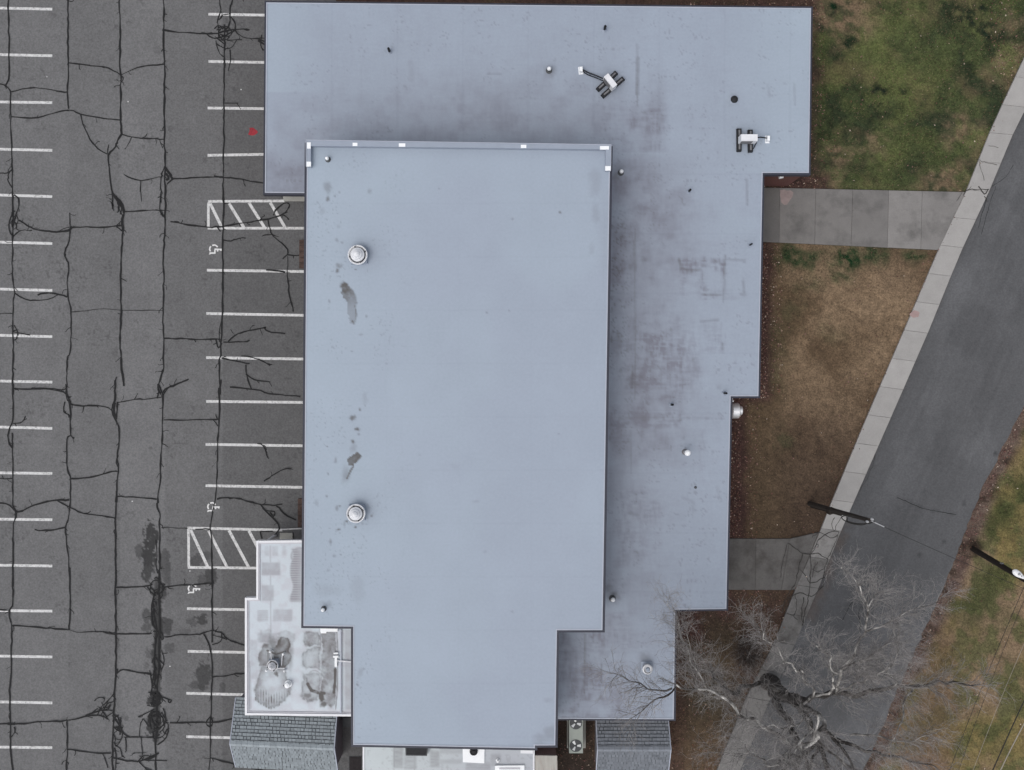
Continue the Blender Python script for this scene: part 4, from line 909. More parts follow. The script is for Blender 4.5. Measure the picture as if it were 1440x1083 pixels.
# ------------------------------------------------------------------ white annex roof
def annex_colour(px, py):
    c = np.array((.53, .585, .635)) * np.ones((*np.shape(px), 1)); n = fbm(px, py, 9, 4, 2); f = fbm(px, py, 3, 3, 4)
    c = mix(c, np.array((.48, .49, .54)), smooth(.4, .7, n) * .6)
    def fade(x0, y0, x1, y1, s): return smooth(x0 - s, x0 + s, px) * (1 - smooth(x1 - s, x1 + s, px)) * smooth(y0 - s, y0 + s, py) * (1 - smooth(y1 - s, y1 + s, py))
    g = np.zeros(np.shape(px)); b = np.zeros(np.shape(px))
    for x0, y0, x1, y1, a in ((368, 791, 394, 809, .5), (368, 823, 385, 845, .42), (372, 768, 378, 782, .25), (383, 768, 391, 782, .25), (397, 768, 402, 781, .22), (384, 857, 411, 874, .36), (362, 858, 377, 874, .34), (362, 890, 390, 904, .35), (448, 885, 472, 900, .3), (349, 930, 353, 1000, .35), (485, 885, 497, 1002, .42), (352, 900, 362, 955, .25)):
        g = np.maximum(g, a * fade(x0, y0, x1, y1, 1.6) * (.7 + .6 * n))
    # ribbed dirt along the taller wall
    rib = .5 + .5 * np.sin(py * 2 * np.pi / 3.3)
    band = (fade(408, 772, 470, 846, 2.5)) * smooth(407, 411, px + 3 * np.sin(py / 7))
    g = np.maximum(g, band * (.50 + .50 * rib * (1 - smooth(414, 426, px)) )); g = np.maximum(g, .6 * (1 - smooth(0, 3, np.abs(np.hypot((px - 421) / 1.0, (py - 782)) - 11))) * (py < 790))
    rib2 = .5 + .5 * np.sin(py * 2 * np.pi / 3.0)
    g = np.maximum(g, .5 * rib2 * (fade(363, 858, 377, 873, 1) + fade(398, 857, 411, 873, 1)))
    g = np.maximum(g, .35 * stroke(px, py, [(380, 768), (381, 905)], 1.6, .7))
    # big fan-shaped stain round the ventilator
    wx = px + (fbm(px, py, 8, 4, 31) - .5) * 7; wy = py + (fbm(px, py, 8, 4, 32) - .5) * 7
    ang = .5 + .5 * np.sin(px * 2 * np.pi / 3.7 + 1.2 * fbm(px, py, 14, 3, 5))
    def stain(poly, fill, rim, rw):
        d_ = seg_dist(wx, wy, poly + [poly[0]])
        return np.where(inside(wx, wy, poly), (fill * (.35 + 1.3 * n) + 1.35 * rim * np.exp(-d_ / rw) * (.5 + f)) * (.35 + .65 * smooth(0, 2.2, d_)), (fill * .5 + rim) * .35 * np.exp(-d_ / 1.8))
    low_ = [(368, 938), (363, 952), (358, 970), (359, 985), (370, 992), (381, 997), (390, 993), (402, 986), (410, 976), (411, 968), (406, 955), (401, 941), (392, 937)]
    b = np.maximum(b, stain(low_, .22, .42, 4.5)); b = np.maximum(b, np.where(inside(wx, wy, low_), (.15 + .75 * ang * fbm(px, py, 6, 4, 41) * 1.3) * smooth(966, 984, wy + .35 * np.abs(wx - 384)), 0))
    b = np.maximum(b, stain([(364, 938), (363, 920), (368, 907), (378, 902), (384, 905), (386, 938)], .42, .25, 5)); b = np.maximum(b, stain([(386, 938), (384, 910), (390, 900), (398, 895), (407, 898), (409, 906), (407, 914), (411, 924), (408, 935), (402, 941)], .55, .30, 4))
    b = b * (1 - .55 * blob(px, py, 384, 960, 13, 15, .8, .4, 9)); b = np.maximum(b, .16 * stain([(366, 886), (378, 884), (384, 890), (384, 904), (364, 906)], 1, .3, 3)); b = np.maximum(b, .2 * stain([(390, 892), (402, 884), (414, 892), (413, 908), (400, 912)], 1, .3, 3))
    b = np.maximum(b, .6 * blob(px, py, 383, 905, 8, 14, .8, .5, 7)); b = np.maximum(b, .7 * blob(px, py, 397, 903, 12, 9, .8, .3, 8)); b = np.maximum(b, .85 * stroke(px, py, [(376, 915), (388, 920), (400, 917)], 3, .8)); b = np.maximum(b, .7 * stroke(px, py, [(377, 918), (377, 934)], 2.2, .7)); b = np.maximum(b, .8 * stroke(px, py, [(399, 920), (397, 938)], 2.2, .8)); b = np.maximum(b, .8 * blob(px, py, 389, 947, 4, 5, .8, .6, 3)); b = np.maximum(b, .55 * blob(px, py, 370, 935, 7, 22, .9, .4, 3)); b = np.maximum(b, .5 * blob(px, py, 408, 925, 5, 20, .9, .4, 4))
    lw = .55 * (1 - smooth(0, 1.3, seg_dist(px, py, [(352, 937), (353, 996)]))); g = np.maximum(g, lw)
    # right hand stain
    rs = np.zeros(np.shape(px))
    for poly, fl_, rm_ in (([(428, 890), (434, 887), (446, 887), (451, 892), (451, 908), (430, 909), (427, 900)], .34, .30), ([(430, 912), (451, 908), (452, 941), (430, 942), (425, 935), (425, 922)], .22, .38), ([(452, 888), (472, 888), (474, 930), (473, 990), (466, 996), (452, 985)], .40, .16), ([(426, 945), (434, 946), (451, 948), (452, 975), (444, 985), (432, 988), (424, 982), (423, 968)], .30, .25)):
        rs = np.maximum(rs, stain(poly, fl_, rm_, 3.0))
    b = np.maximum(b, rs * (.8 + .5 * f))
    b = np.maximum(b, .92 * stroke(px, py, [(433, 962), (438, 971), (448, 974), (456, 975)], 4, .7) * (.5 + f)); b = np.maximum(b, .95 * blob(px, py, 452, 980, 5, 10, .6, .4, 4)); b = np.maximum(b, .8 * blob(px, py, 455, 990, 6, 5, .7, .5, 4)); b = np.maximum(b, .7 * blob(px, py, 432, 978, 7, 6, .8, .6, 4)); b = np.maximum(b, .6 * stroke(px, py, [(431, 954), (433, 964)], 2.2, .7)); b = np.maximum(b, .98 * stroke(px, py, [(471.5, 941), (471, 960), (469.5, 974)], 2.6, .5)); b = np.maximum(b, .6 * stroke(px, py, [(473.5, 888), (475, 910), (474.5, 970), (472, 998)], 1.0, .6)); b = np.maximum(b, .5 * stroke(px, py, [(451, 885), (451, 912)], 1.2, .7))
    b = np.maximum(b, .4 * (1 - smooth(0, 1.4, np.abs(np.hypot((px - 442) / 1.0, (py - 955) / 1.2) - 10))))
    b = np.maximum(b, .9 * smooth(.55, .7, fbm(px, py, 4, 4, 6)) * rs)
    c = mix(c, np.array((.24, .235, .262)), np.clip(g, 0, .9)); c = mix(c, np.array((.070, .061, .057)), np.clip(b * 1.1, 0, .95))
    return mix(c, np.array((.58, .57, .61)), .5 * (1 - smooth(997, 1000, py)) * 0 + .5 * smooth(996, 1000, py))
gr = []
for q in ([(362, 761), (450, 760), (450, 841), (362, 841)], [(346, 841), (450, 841), (450, 868), (346, 868)], [(346, 868), (512, 868), (512, 1006), (346, 1004)]):
    px, py, v = quad_grid(q, ZA, 1.0); gr.append((v, annex_colour(px, py)))
anx = grids_mesh('annex_roof', M['white_roof'], gr, bld)
mb = MB(); mb.ring(ANXW, 0.035, 0.085, ZA - 0.3, ZA + 0.11); mb.build('annex_kerb', M['white_metal'], anx)
mb = MB(); mb.ring(ANXW, -0.085, 0.16, ZA - 0.1, ZA + 0.045); mb.build('annex_flashing', mat('annex_flashing', (.50, .50, .54), .55, .08, 4), anx)
mb = MB(); mb.box((*P(479.6, 944, ZA + .05)[:2], ZA + .07), (.07, 4.6, .12)); mb.build('wall_flashing', M['edge_metal'], anx)
mb = MB(); mb.box((*P(486, 1005, ZA)[:2], ZA), (.86, .12, .18)); mb.build('gutter_end', M['splice'], anx)
mb = MB(); mb.box((*P(463, 885, ZA + .1)[:2], ZA + .1), (.95, .22, .2)); mb.box((*P(455, 886.5, ZA + .1)[:2], ZA + .1), (.3, .3, .12)); mb.build('patch_flashing', M['splice'], anx)
AW = wl([(414, 768), (450, 768), (450, 1000), (356, 1000), (356, 852), (414, 852)], ZA)
mb = MB(); mb.prism(AW, -0.05, ZA - 0.12); mb.build('annex_wall', M['brick'], anx)
for x, y in ((367, 767), (367, 836)):
    c = P(x, y, ZA); mb = MB(); mb.box((c[0], c[1], 1.5), (.16, .16, 3.1)); mb.build('canopy_post', M['white_metal'], anx)

# ------------------------------------------------------------------ rear annex and the brick pier beside it
def rear_colour(px, py):
    n = fbm(px, py, 16, 4, 3); f = fbm(px, py, 4, 3, 2)
    c = mix(np.array((.50, .55, .565)), np.array((.40, .42, .46)), smooth(535, 720, px) * .8 + .2 * n)
    k = np.zeros(np.shape(px)); st = fbm(px / 10, py / 1.4, 1, 3, 4)
    for x0, y0, x1, y1, a in ((553, 1049, 567, 1080, .45), (568, 1058, 586, 1082, .35), (605, 1056, 618, 1079, .4), (618, 1049, 655, 1060, .25), (655, 1072, 690, 1083, .35), (690, 1060, 704, 1078, .3), (604, 1068, 650, 1074, .25)):
        k = np.maximum(k, a * smooth(x0 - 2, x0 + 2, px) * (1 - smooth(x1 - 2, x1 + 2, px)) * smooth(y0 - 2, y0 + 2, py) * (1 - smooth(y1 - 2, y1 + 2, py)) * (.5 + st))
    k = np.maximum(k, .55 * stroke(px, py, [(554, 1052), (554.5, 1078)], 1.5, .7)); k = np.maximum(k, .45 * stroke(px, py, [(583, 1062), (583, 1083)], 1.5, .7)); k = np.maximum(k, .4 * (f > .68) * .5)
    return mix(c, np.array((.17, .165, .18)), np.clip(k, 0, .85))
px, py, v = quad_grid(REAR, ZA, 1.6)
rear = grids_mesh('rear_roof', M['white_roof'], [(v, rear_colour(px, py))], bld)
mb = MB(); mb.ring(REARW, 0.03, 0.06, ZA - .3, ZA + .05); mb.build('rear_edge', M['white_metal'], rear)
mb = MB(); mb.ring(REARW, -0.06, 0.3, -.05, ZA - .06); mb.build('rear_wall', M['brick'], rear)
pier = [(752.6, 1062.5), (783.5, 1063), (784.5, 1110), (752.6, 1110)]
PW = wl(pier, 3.3)
mb = MB(); mb.prism(offset_poly(PW, -.03), -.05, 3.18); bp = mb.build('brick_pier', M['pink_brick'], bld)
mb = MB(); mb.prism(PW, 3.2, 3.3); mb.build('pier_cap', M['beige'], bp)

# ramp and steps on the car-park side
mb = MB(); mb.prism([P(x, y)[:2] for x, y in ((397, 272), (440, 272), (440, 283.5), (400, 283.5))], 0.0, 0.12); mb.build('entrance_ramp', M['ramp'], bld)
for x0, y0, x1, y1 in ((421.6, 337.6, 436, 378.2), (419.6, 700.5, 434, 741.5)):
    mb = MB()
    for k in range(5):
        ya, yb = y0 + (y1 - y0) * k / 5 + .25, y0 + (y1 - y0) * (k + 1) / 5 - .25
        mb.prism([P(x, y)[:2] for x, y in ((x0, ya), (x1, ya), (x1, yb), (x0, yb))], 0.0, 0.14 + .015 * (k % 2))
    mb.build('brown_step', M['step'], bld)
mb = MB(); mb.prism([P(x, y)[:2] for x, y in ((394, 749), (412, 749), (412, 775), (394, 775))], 0.0, 0.13); mb.build('entrance_slab', M['ramp'], bld)

# floodlights on the walls
def fl(px_, py_, z, s):
    c = P(px_, py_, z); mb = MB(); mb.box(c, (s * 1.3, s, s * .9), .2, .8); mb.box((c[0], c[1] + .12, c[2] - .05), (.07, .26, .07)); mb.lathe((c[0], c[1], c[2] + s * .4), [(s * .3, 0), (s * .28, .05), (.02, .08)], 10); return mb.build('wall_floodlight', M['casing'], bld)
fl(1098.5, 248.5, 2.9, .19)
fl(1029.8, 564, 2.9, .13)

# ------------------------------------------------------------------ roof ventilators
def ventilator(x, y, z, R, label, variant):
    c = P(x, y, z); t = thing('roof_ventilator', c, label, 'roof ventilator', 'round roof ventilators')
    mb = MB()
    if variant != 'cowl':
        mb.box((c[0], c[1], z + .05), (R * 1.75, R * 1.75, .30), .05, .93); mb.build('curb', M['coping'], t)
        mb = MB(); mb.lathe((c[0], c[1], z + .17), [(R * .62, 0), (R * .62, .24)], 28); mb.build('throat', M['darkgrey'], t)
        mb = MB(); mb.lathe((c[0], c[1], z + .34), [(R * .80, 0), (R * 1.0, .02), (R * 1.0, .12), (R * .93, .15), (R * .90, .12), (R * .80, .10), (R * .80, 0)], 36); mb.build('wind_band', M['white_metal'], t, True)
        mb = MB(); mb.lathe((c[0], c[1], z + .50), [(R * .72, 0), (R * .70, .07), (R * .56, .13), (R * .53, .12), (R * .50, .22), (R * .37, .28), (R * .34, .27), (R * .30, .36), (R * .17, .42), (R * .05, .45)], 32); mb.build('stepped_cap', M['white_metal'], t)
        for a in (.4, 1.9, 3.4, 5.1):
            mb = MB(); mb.box((c[0] + R * .82 * math.cos(a), c[1] + R * .82 * math.sin(a), z + .47), (.05, .05, .24), a); mb.build('bracket', M['darkgrey'], t)
    else:
        mb.box((c[0], c[1] + .02, z + .03), (R * 2.2, R * 2.2, .06)); mb.build('flange', M['coping'], t)
        mb = MB(); mb.lathe((c[0], c[1], z + .05), [(R * .85, 0), (R * .85, .3), (R * 1.0, .33), (R * 1.0, .4), (R * .8, .42), (R * .74, .34), (R * .2, .30)], 32); mb.build('cowl_ring', M['galv'], t)
        mb = MB(); mb.lathe((c[0] + .03, c[1] - .03, z + .37), [(R * .45, 0), (R * .4, .1), (R * .05, .14)], 20); mb.build('inner_cap', M['coping'], t)
    return t
ventilator(505, 360, ZG, .50, 'white round stepped ventilator near the parapet end of the upper roof', 'gym')
ventilator(502.5, 720.5, ZG, .48, 'white round stepped ventilator on the upper roof below the dark puddle stains', 'gym')
av = ventilator(386, 933, ZA, .31, 'small galvanised stepped ventilator amid brown stains on the white annex roof', 'annex')
ventilator(909, 938, ZR, .27, 'open grey ring cowl on the low roof beside the bare tree twigs', 'cowl')
# hold-down posts and rails round the annex ventilator
base = av.location
for x, y in ((376.5, 941), (401.5, 941.5), (381.5, 914.5), (400, 918)):
    p = P(x, y, ZA); mb = MB(); mb.lathe((p[0], p[1], ZA), [(.05, 0), (.05, .3), (.06, .31), (.01, .36)], 10); mb.build('stay_post', M['splice'], av)
for a, b in (((381, 916), (381.5, 930)), ((397, 919), (396, 936)), ((378, 940), (400, 940))):
    mb = MB(); mb.tube([P(*a, ZA + .25), P(*b, ZA + .28)], .022, 6); mb.build('stay_rail', M['white_metal'], av)

# white hood with dark mouth and pipe on the annex
c = P(406, 961, ZA); t = thing('vent_hood', c, 'white vent hood with a dark mouth on the stained annex roof', 'vent')
mb = MB(); mb.lathe((c[0], c[1], ZA), [(.2, 0), (.2, .1), (.13, .12), (.13, .32), (.16, .34), (.14, .42), (.03, .47)], 18); mb.build('hood', M['splice'], t)
mb = MB(); mb.box((c[0] - .11, c[1] - .01, ZA + .25), (.2, .13, .16), .6); mb.build('mouth', M['black'], t)
c = P(473, 925, ZA); t = thing('drain_fitting', c, 'white pipe fitting beside the flashing on the annex roof', 'pipe')
mb = MB(); mb.box((c[0], c[1] - .2, ZA + .08), (.13, .5, .16)); mb.box((c[0], c[1] + .1, ZA + .1), (.3, .1, .16)); mb.box((c[0], c[1] + .28, ZA + .09), (.24, .08, .14)); mb.build('fitting', M['splice'], t)
mb = MB(); mb.tube([P(474.5, 929, ZA + .1), P(497, 931, ZA + .1)], .04, 8); mb.build('conduit', M['white_metal'], t)

# ------------------------------------------------------------------ plumbing vents and drains
def pipe_vent(x, y, z, kind, label, h=.45, r=.06):
    c = P(x, y, z); t = thing('vent_pipe', c, label, 'vent pipe', 'vent pipes on the roofs')
    if kind == 'dark':
        mb = MB(); mb.lathe(c, [(r * 2.4, 0), (r * 1.5, .05), (r * 1.25, .12)], 14); mb.build('boot', M['coping'], t)
        mb = MB(); mb.lathe((c[0], c[1], c[2] + .02), [(r, 0), (r, h), (r * .8, h), (r * .75, h - .1)], 14); mb.build('pipe', M['black'], t)
    elif kind == 'dome':
        mb = MB(); mb.lathe(c, [(r * 2.5, 0), (r * 2.3, .035), (r * 1.4, .06)], 16); mb.build('base', M['darkgrey'], t)
        mb = MB(); mb.lathe((c[0], c[1], c[2] + .03), [(r * 1.2, 0), (r * 1.2, h * .6)], 14); mb.build('neck', M['darkgrey'], t)
        mb = MB(); mb.lathe((c[0], c[1], c[2] + h * .6), [(r * 1.6, 0), (r * 1.6, .05), (r * 1.25, .12), (r * .5, .16)], 16); mb.build('cap', M['splice'], t, True)  # white cap colour stands in for the glint on silver metal
    elif kind == 'white':
        mb = MB(); mb.lathe(c, [(.17, 0), (.12, .06), (.1, .1)], 16); mb.build('base', M['midgrey'], t)
        mb = MB(); mb.lathe((c[0], c[1], c[2] + .05), [(.085, 0), (.085, h)], 16); mb.build('pipe', M['galv'], t)
        mb = MB(); mb.lathe((c[0], c[1], c[2] + h), [(.16, 0), (.16, .12), (.1, .2), (.03, .22)], 18); mb.build('cap', M['splice'], t)
    return t
pipe_vent(461.3, 224.5, ZG, 'dome', 'small silver capped vent in the parapet corner of the upper roof', .4)
pipe_vent(455.5, 856, ZG, 'dome', 'small silver capped vent near the lower corner of the upper roof', .4)
pipe_vent(548, 73, ZR, 'dark', 'dark vent pipe standing alone on the far end of the low roof', .5, .07)
pipe_vent(850, 42, ZR, 'dark', 'dark vent pipe close to the roof edge above the angled white unit', .5, .07)
pipe_vent(772, 99.5, ZR, 'dome', 'silver capped vent on a dirt ring left of the angled white unit', .5, .07)
pipe_vent(873, 243, ZR, 'dome', 'silver capped vent beside the taller block just below its parapet corner', .5, .07)
pipe_vent(968.5, 269.5, ZR, 'dark', 'dark vent pipe in the middle of the low roof below the straight white unit', .5, .055)
pipe_vent(1054, 345, ZR, 'dark', 'thin dark vent pipe near the roof edge facing the concrete path', .5, .045)
pipe_vent(944, 569, ZR, 'dark', 'dark vent pipe midway between the taller block and the silver wall fan', .5, .06)
pipe_vent(1018, 553, ZR, 'dark', 'dark vent pipe right at the inside roof corner above the silver wall fan', .6, .06)
pipe_vent(963, 635.5, ZR, 'white', 'stout white capped flue on the low roof', .75)
pipe_vent(861, 841.5, ZR, 'dome', 'silver capped vent on a dirty patch beside the taller block lower down', .5, .075)
c = P(978, 685.5, ZR); t = tag(bpy.data.objects.new('roof_drain', None), 'small dark oval scupper plate on the low roof', 'drain'); COL.objects.link(t); t.location = c
mb = MB(); mb.lathe(c, [(.075, 0), (.075, .03), (.04, .06)], 12); mb.build('strainer', M['darkgrey'], t)
c = P(1032.5, 140, ZR); t = thing('roof_drain', c, 'round black domed roof drain above the straight white unit', 'drain')
mb = MB(); mb.lathe(c, [(.2, 0), (.2, .05), (.16, .1), (.07, .14)], 20); mb.build('strainer', M['black'], t)
mb = MB(); mb.lathe(c, [(.27, 0), (.24, .02)], 20); mb.build('sump_ring', M['coping'], t)

# ------------------------------------------------------------------ two split units on rubber feet
def split_unit(centre, ang, feet, foot_len, casing, zc, hose, hose2, cap, label):
    t = thing('roof_unit', (*centre[:2], ZR), label, 'air conditioner', 'split units on the low roof')
    for (a, b), ln in feet:
        A, B = np.array(P(*a, ZR + .2)), np.array(P(*b, ZR + .2)); d = B - A; L = np.linalg.norm(d[:2]); rz = math.atan2(d[1], d[0]); m = (A + B) / 2
        mb = MB(); mb.box((m[0], m[1], ZR + .11), (L, foot_len, .22), rz, .96); ft = mb.build('rubber_foot', M['black'], t)
        for s in (-1, 1):
            mb = MB(); mb.box((m[0] + s * math.cos(rz) * L * .30, m[1] + s * math.sin(rz) * L * .30, ZR + .228), (L * .24, foot_len * .36, .02), rz); mb.build('strut_channel', M['midgrey'], ft)
    cx, cy, sx, sy = casing
    mb = MB(); mb.box((cx, cy, ZR + .28 + zc / 2), (sx, sy, zc), ang, 1.0); cs = mb.build('casing', M['casing'], t)
    mb = MB(); mb.box((cx, cy, ZR + .28 + zc + .012), (sx * .985, sy * .97, .02), ang); mb.build('lid', M['white_metal'], cs)
    ca, sa = math.cos(ang), math.sin(ang)
    for s in (1, -1):
        ox, oy = -sa * (sy / 2 + .012) * -s, ca * (sy / 2 + .012) * -s
        mb = MB(); mb.box((cx + ox - ca * sx * .1, cy + oy - sa * sx * .1, ZR + .28 + zc * .5), (sx * .66, .02, zc * .78), ang); mb.build('grille', M['midgrey' if s == 1 else 'darkgrey'], cs)
    for hp, rr in ((hose, .035), (hose2, .028)):
        pts = np.array([P(x, y, z) for x, y, z in hp]); k = np.linspace(0, len(pts) - 1, 18)
        pts = np.stack([np.interp(k, range(len(pts)), pts[:, i]) for i in range(3)], -1)
        mb = MB(); mb.tube(pts, rr, 8); mb.build('line_set', M['black'], t)
    c = P(*cap[:2], ZR + .25); mb = MB()
    mb.box((c[0], c[1], ZR + .16), (cap[2], cap[3], .32), cap[4], .72); mb.build('pipe_cowl', M['splice'], t)
    mb = MB(); mb.box((c[0], c[1], ZR + .02), (cap[2] * 1.3, cap[3] * 1.2, .04), cap[4]); mb.build('pipe_flashing', M['splice'], t)
    return t
zt = ZR + .28 + .62
c = P(858.5, 113.5, zt)
split_unit(c, math.atan2(-14.2, 11.5), [(((840.2, 126.2), (867.6, 101.0)), 1), (((846.9, 135.4), (877.4, 109.2)), 1)], .24, (c[0], c[1], .78, .30), .62,
           [(851, 112, ZR + .5), (840, 107, ZR + .2), (828, 102.5, ZR + .1), (819, 98, ZR + .2)], [(849, 114, ZR + .4), (838, 109.5, ZR + .12), (826, 105, ZR + .06), (819, 100, ZR + .15)], (817.2, 97.5, .19, .34, .1), 'white split unit set at an angle on black rubber feet with a trailing line set')
c = P(1053.8, 193.5, zt)
split_unit(c, 0.0, [(((1039.8, 212.8), (1039.6, 180.2)), 1), (((1055.8, 213.8), (1055.4, 181.8)), 1)], .25, (c[0], c[1], .90, .36), .62,
           [(1064, 193.5, ZR + .6), (1070, 193, ZR + .3), (1079, 194.5, ZR + .2)], [(1064, 200, ZR + .5), (1062, 204, ZR + .2), (1060, 208.5, ZR + .1), (1059, 209.5, ZR + .1)], (1080.6, 194.7, .18, .34, 0.0), 'white split unit set square on black rubber feet above the inside roof corner')

# ------------------------------------------------------------------ silver wall fan
wx = LOWW[5][0] + .20                               # wall plane of the step in the plan
c = P(1034, 577.5, 2.6)
t = thing('wall_fan', (wx, c[1], 2.6), 'bright silver round exhaust fan jutting out of the wall below the inside roof corner', 'exhaust fan')
mb = MB(); mb.lathe((wx, c[1], 2.55), [(.3, -.25), (.42, 0), (.42, .04), (.3, .05)], 28, 'x'); mb.build('mounting_plate', M['galv'], t)
mb = MB(); mb.lathe((wx, c[1], 2.55), [(.40, .1), (.44, .16), (.44, .50), (.40, .54), (.28, .55)], 36, 'x'); mb.build('drum', M['silver'], t, False)
mb = MB(); mb.lathe((wx, c[1], 2.55), [(.25, .5), (.25, .70), (.20, .73), (.05, .74)], 28, 'x'); mb.build('outlet', M['silver'], t)
mb = MB(); mb.lathe((wx, c[1], 2.55), [(.28, .02), (.28, .14)], 24, 'x'); mb.build('neck', M['darkgrey'], t)

# ------------------------------------------------------------------ twin-fan condenser on the ground
a, b = P(800.3, 1004, 1.25), P(819.8, 1059.6, 1.25)
cx, cy = (a[0] + b[0]) / 2, (a[1] + b[1]) / 2; sx, sy = b[0] - a[0], a[1] - b[1]
t = thing('condenser_unit', (cx, cy, 0), 'grey-green twin-fan air conditioning condenser partly under the roof edge', 'air conditioner')
mb = MB(); mb.box((cx, cy, .62), (sx, sy, 1.2)); cs = mb.build('casing', M['green_casing'], t)
mb = MB(); mb.box((cx, cy, 1.225), (sx - .01, sy - .01, .012)); mb.build('top_panel', M['green_casing'], cs)
for fy in (1017, 1048.8):
    f = P(809.8, fy, 1.25)
    mb = MB(); mb.lathe((f[0], f[1], 1.20), [(.345, 0), (.36, .045), (.35, .05), (.33, .046)], 32); fr = mb.build('fan_ring', M['darkgrey'], t)
    mb = MB(); mb.lathe((f[0], f[1], 1.225), [(.335, 0), (.33, .01)], 32); mb.build('fan_well', M['black'], fr)
    for k in range(3):
        an = k * 2.094 + (.1 if fy > 1030 else 1.9)
        ca, sa = math.cos(an), math.sin(an)
        v = [(r * ca - s * sa + f[0], r * sa + s * ca + f[1], 1.243 + zz_) for r, s, zz_ in ((.07, -.05, .012), (.29, -.11, .028), (.30, .085, 0.0), (.07, .05, 0.0))]
        v += [(x, y, z - .006) for x, y, z in v]
        mb = MB(); mb.add(v, [(0, 1, 2, 3), (7, 6, 5, 4), (0, 4, 5, 1), (1, 5, 6, 2), (2, 6, 7, 3), (3, 7, 4, 0)]); mb.build('fan_blade', M['blade_metal'], fr)
    mb = MB(); mb.lathe((f[0], f[1], 1.24), [(.07, 0), (.06, .035), (.02, .04)], 14); mb.build('hub', M['darkgrey'], fr)
mb = MB(); mb.box((cx + .1, cy, .03), (sx + .3, sy + .3, .1)); mb.build('pad', M['ramp'], t)

# ------------------------------------------------------------------ things on the rear roof
c = P(586, 1055, ZA + .3); t = thing('vent_box', (c[0], c[1], ZA), 'flat black vent box on the rear roof against the upper wall', 'vent box')
mb = MB(); pts = wl([(570, 1046), (602.5, 1046), (600, 1062.5), (571, 1062)], ZA + .3); mb.prism(pts, ZA, ZA + .3); mb.build('box', M['black'], t)
mb = MB(); mb.ring(pts, .02, .04, ZA + .27, ZA + .32); mb.build('rim', M['darkgrey'], t)
c = P(665.5, 1062, ZA + .1); t = thing('curb_fan', (c[0], c[1], ZA), 'small black round exhaust fan on a white square curb on the rear roof', 'exhaust fan')
mb = MB(); mb.prism(wl([(650.5, 1050), (681.5, 1052), (681, 1073.5), (651, 1072)], ZA + .1), ZA, ZA + .10); mb.build('curb', M['splice'], t)
f = P(666, 1058, ZA + .3); mb = MB(); mb.lathe((f[0], f[1], ZA + .1), [(.22, 0), (.22, .12), (.17, .17), (.15, .12), (.09, .12), (.085, .18), (.02, .19)], 24); mb.build('fan_housing', M['black'], t)
c = P(717, 1090, ZA + .12); t = thing('roof_hatch', (c[0], c[1], ZA), 'white square roof hatch on the rear roof at the frame edge', 'roof hatch')
mb = MB(); mb.prism(wl([(696, 1077), (737.5, 1076.5), (737.5, 1112), (696, 1112)], ZA + .12), ZA, ZA + .12); hb = mb.build('hatch_curb', M['splice'], t)
mb = MB(); mb.prism(wl([(702, 1081), (731, 1081), (731, 1108), (702, 1108)], ZA + .2), ZA + .11, ZA + .2); mb.build('lid', M['white_metal'], t)
c = P(700, 1069, ZA); t = thing('vent_pipe', c, 'small white capped vent beside the roof hatch on the rear roof', 'vent pipe', 'vent pipes on the roofs')
mb = MB(); mb.lathe(c, [(.11, 0), (.1, .05), (.07, .06), (.07, .2), (.02, .24)], 14); mb.build('cap', M['splice'], t)
mb = MB(); mb.prism(wl([(732, 1054), (750, 1054.4), (750, 1060), (732, 1059.5)], ZA + .05), ZA + .003, ZA + .05); mb.build('roof_patch', M['white_metal'], rear)

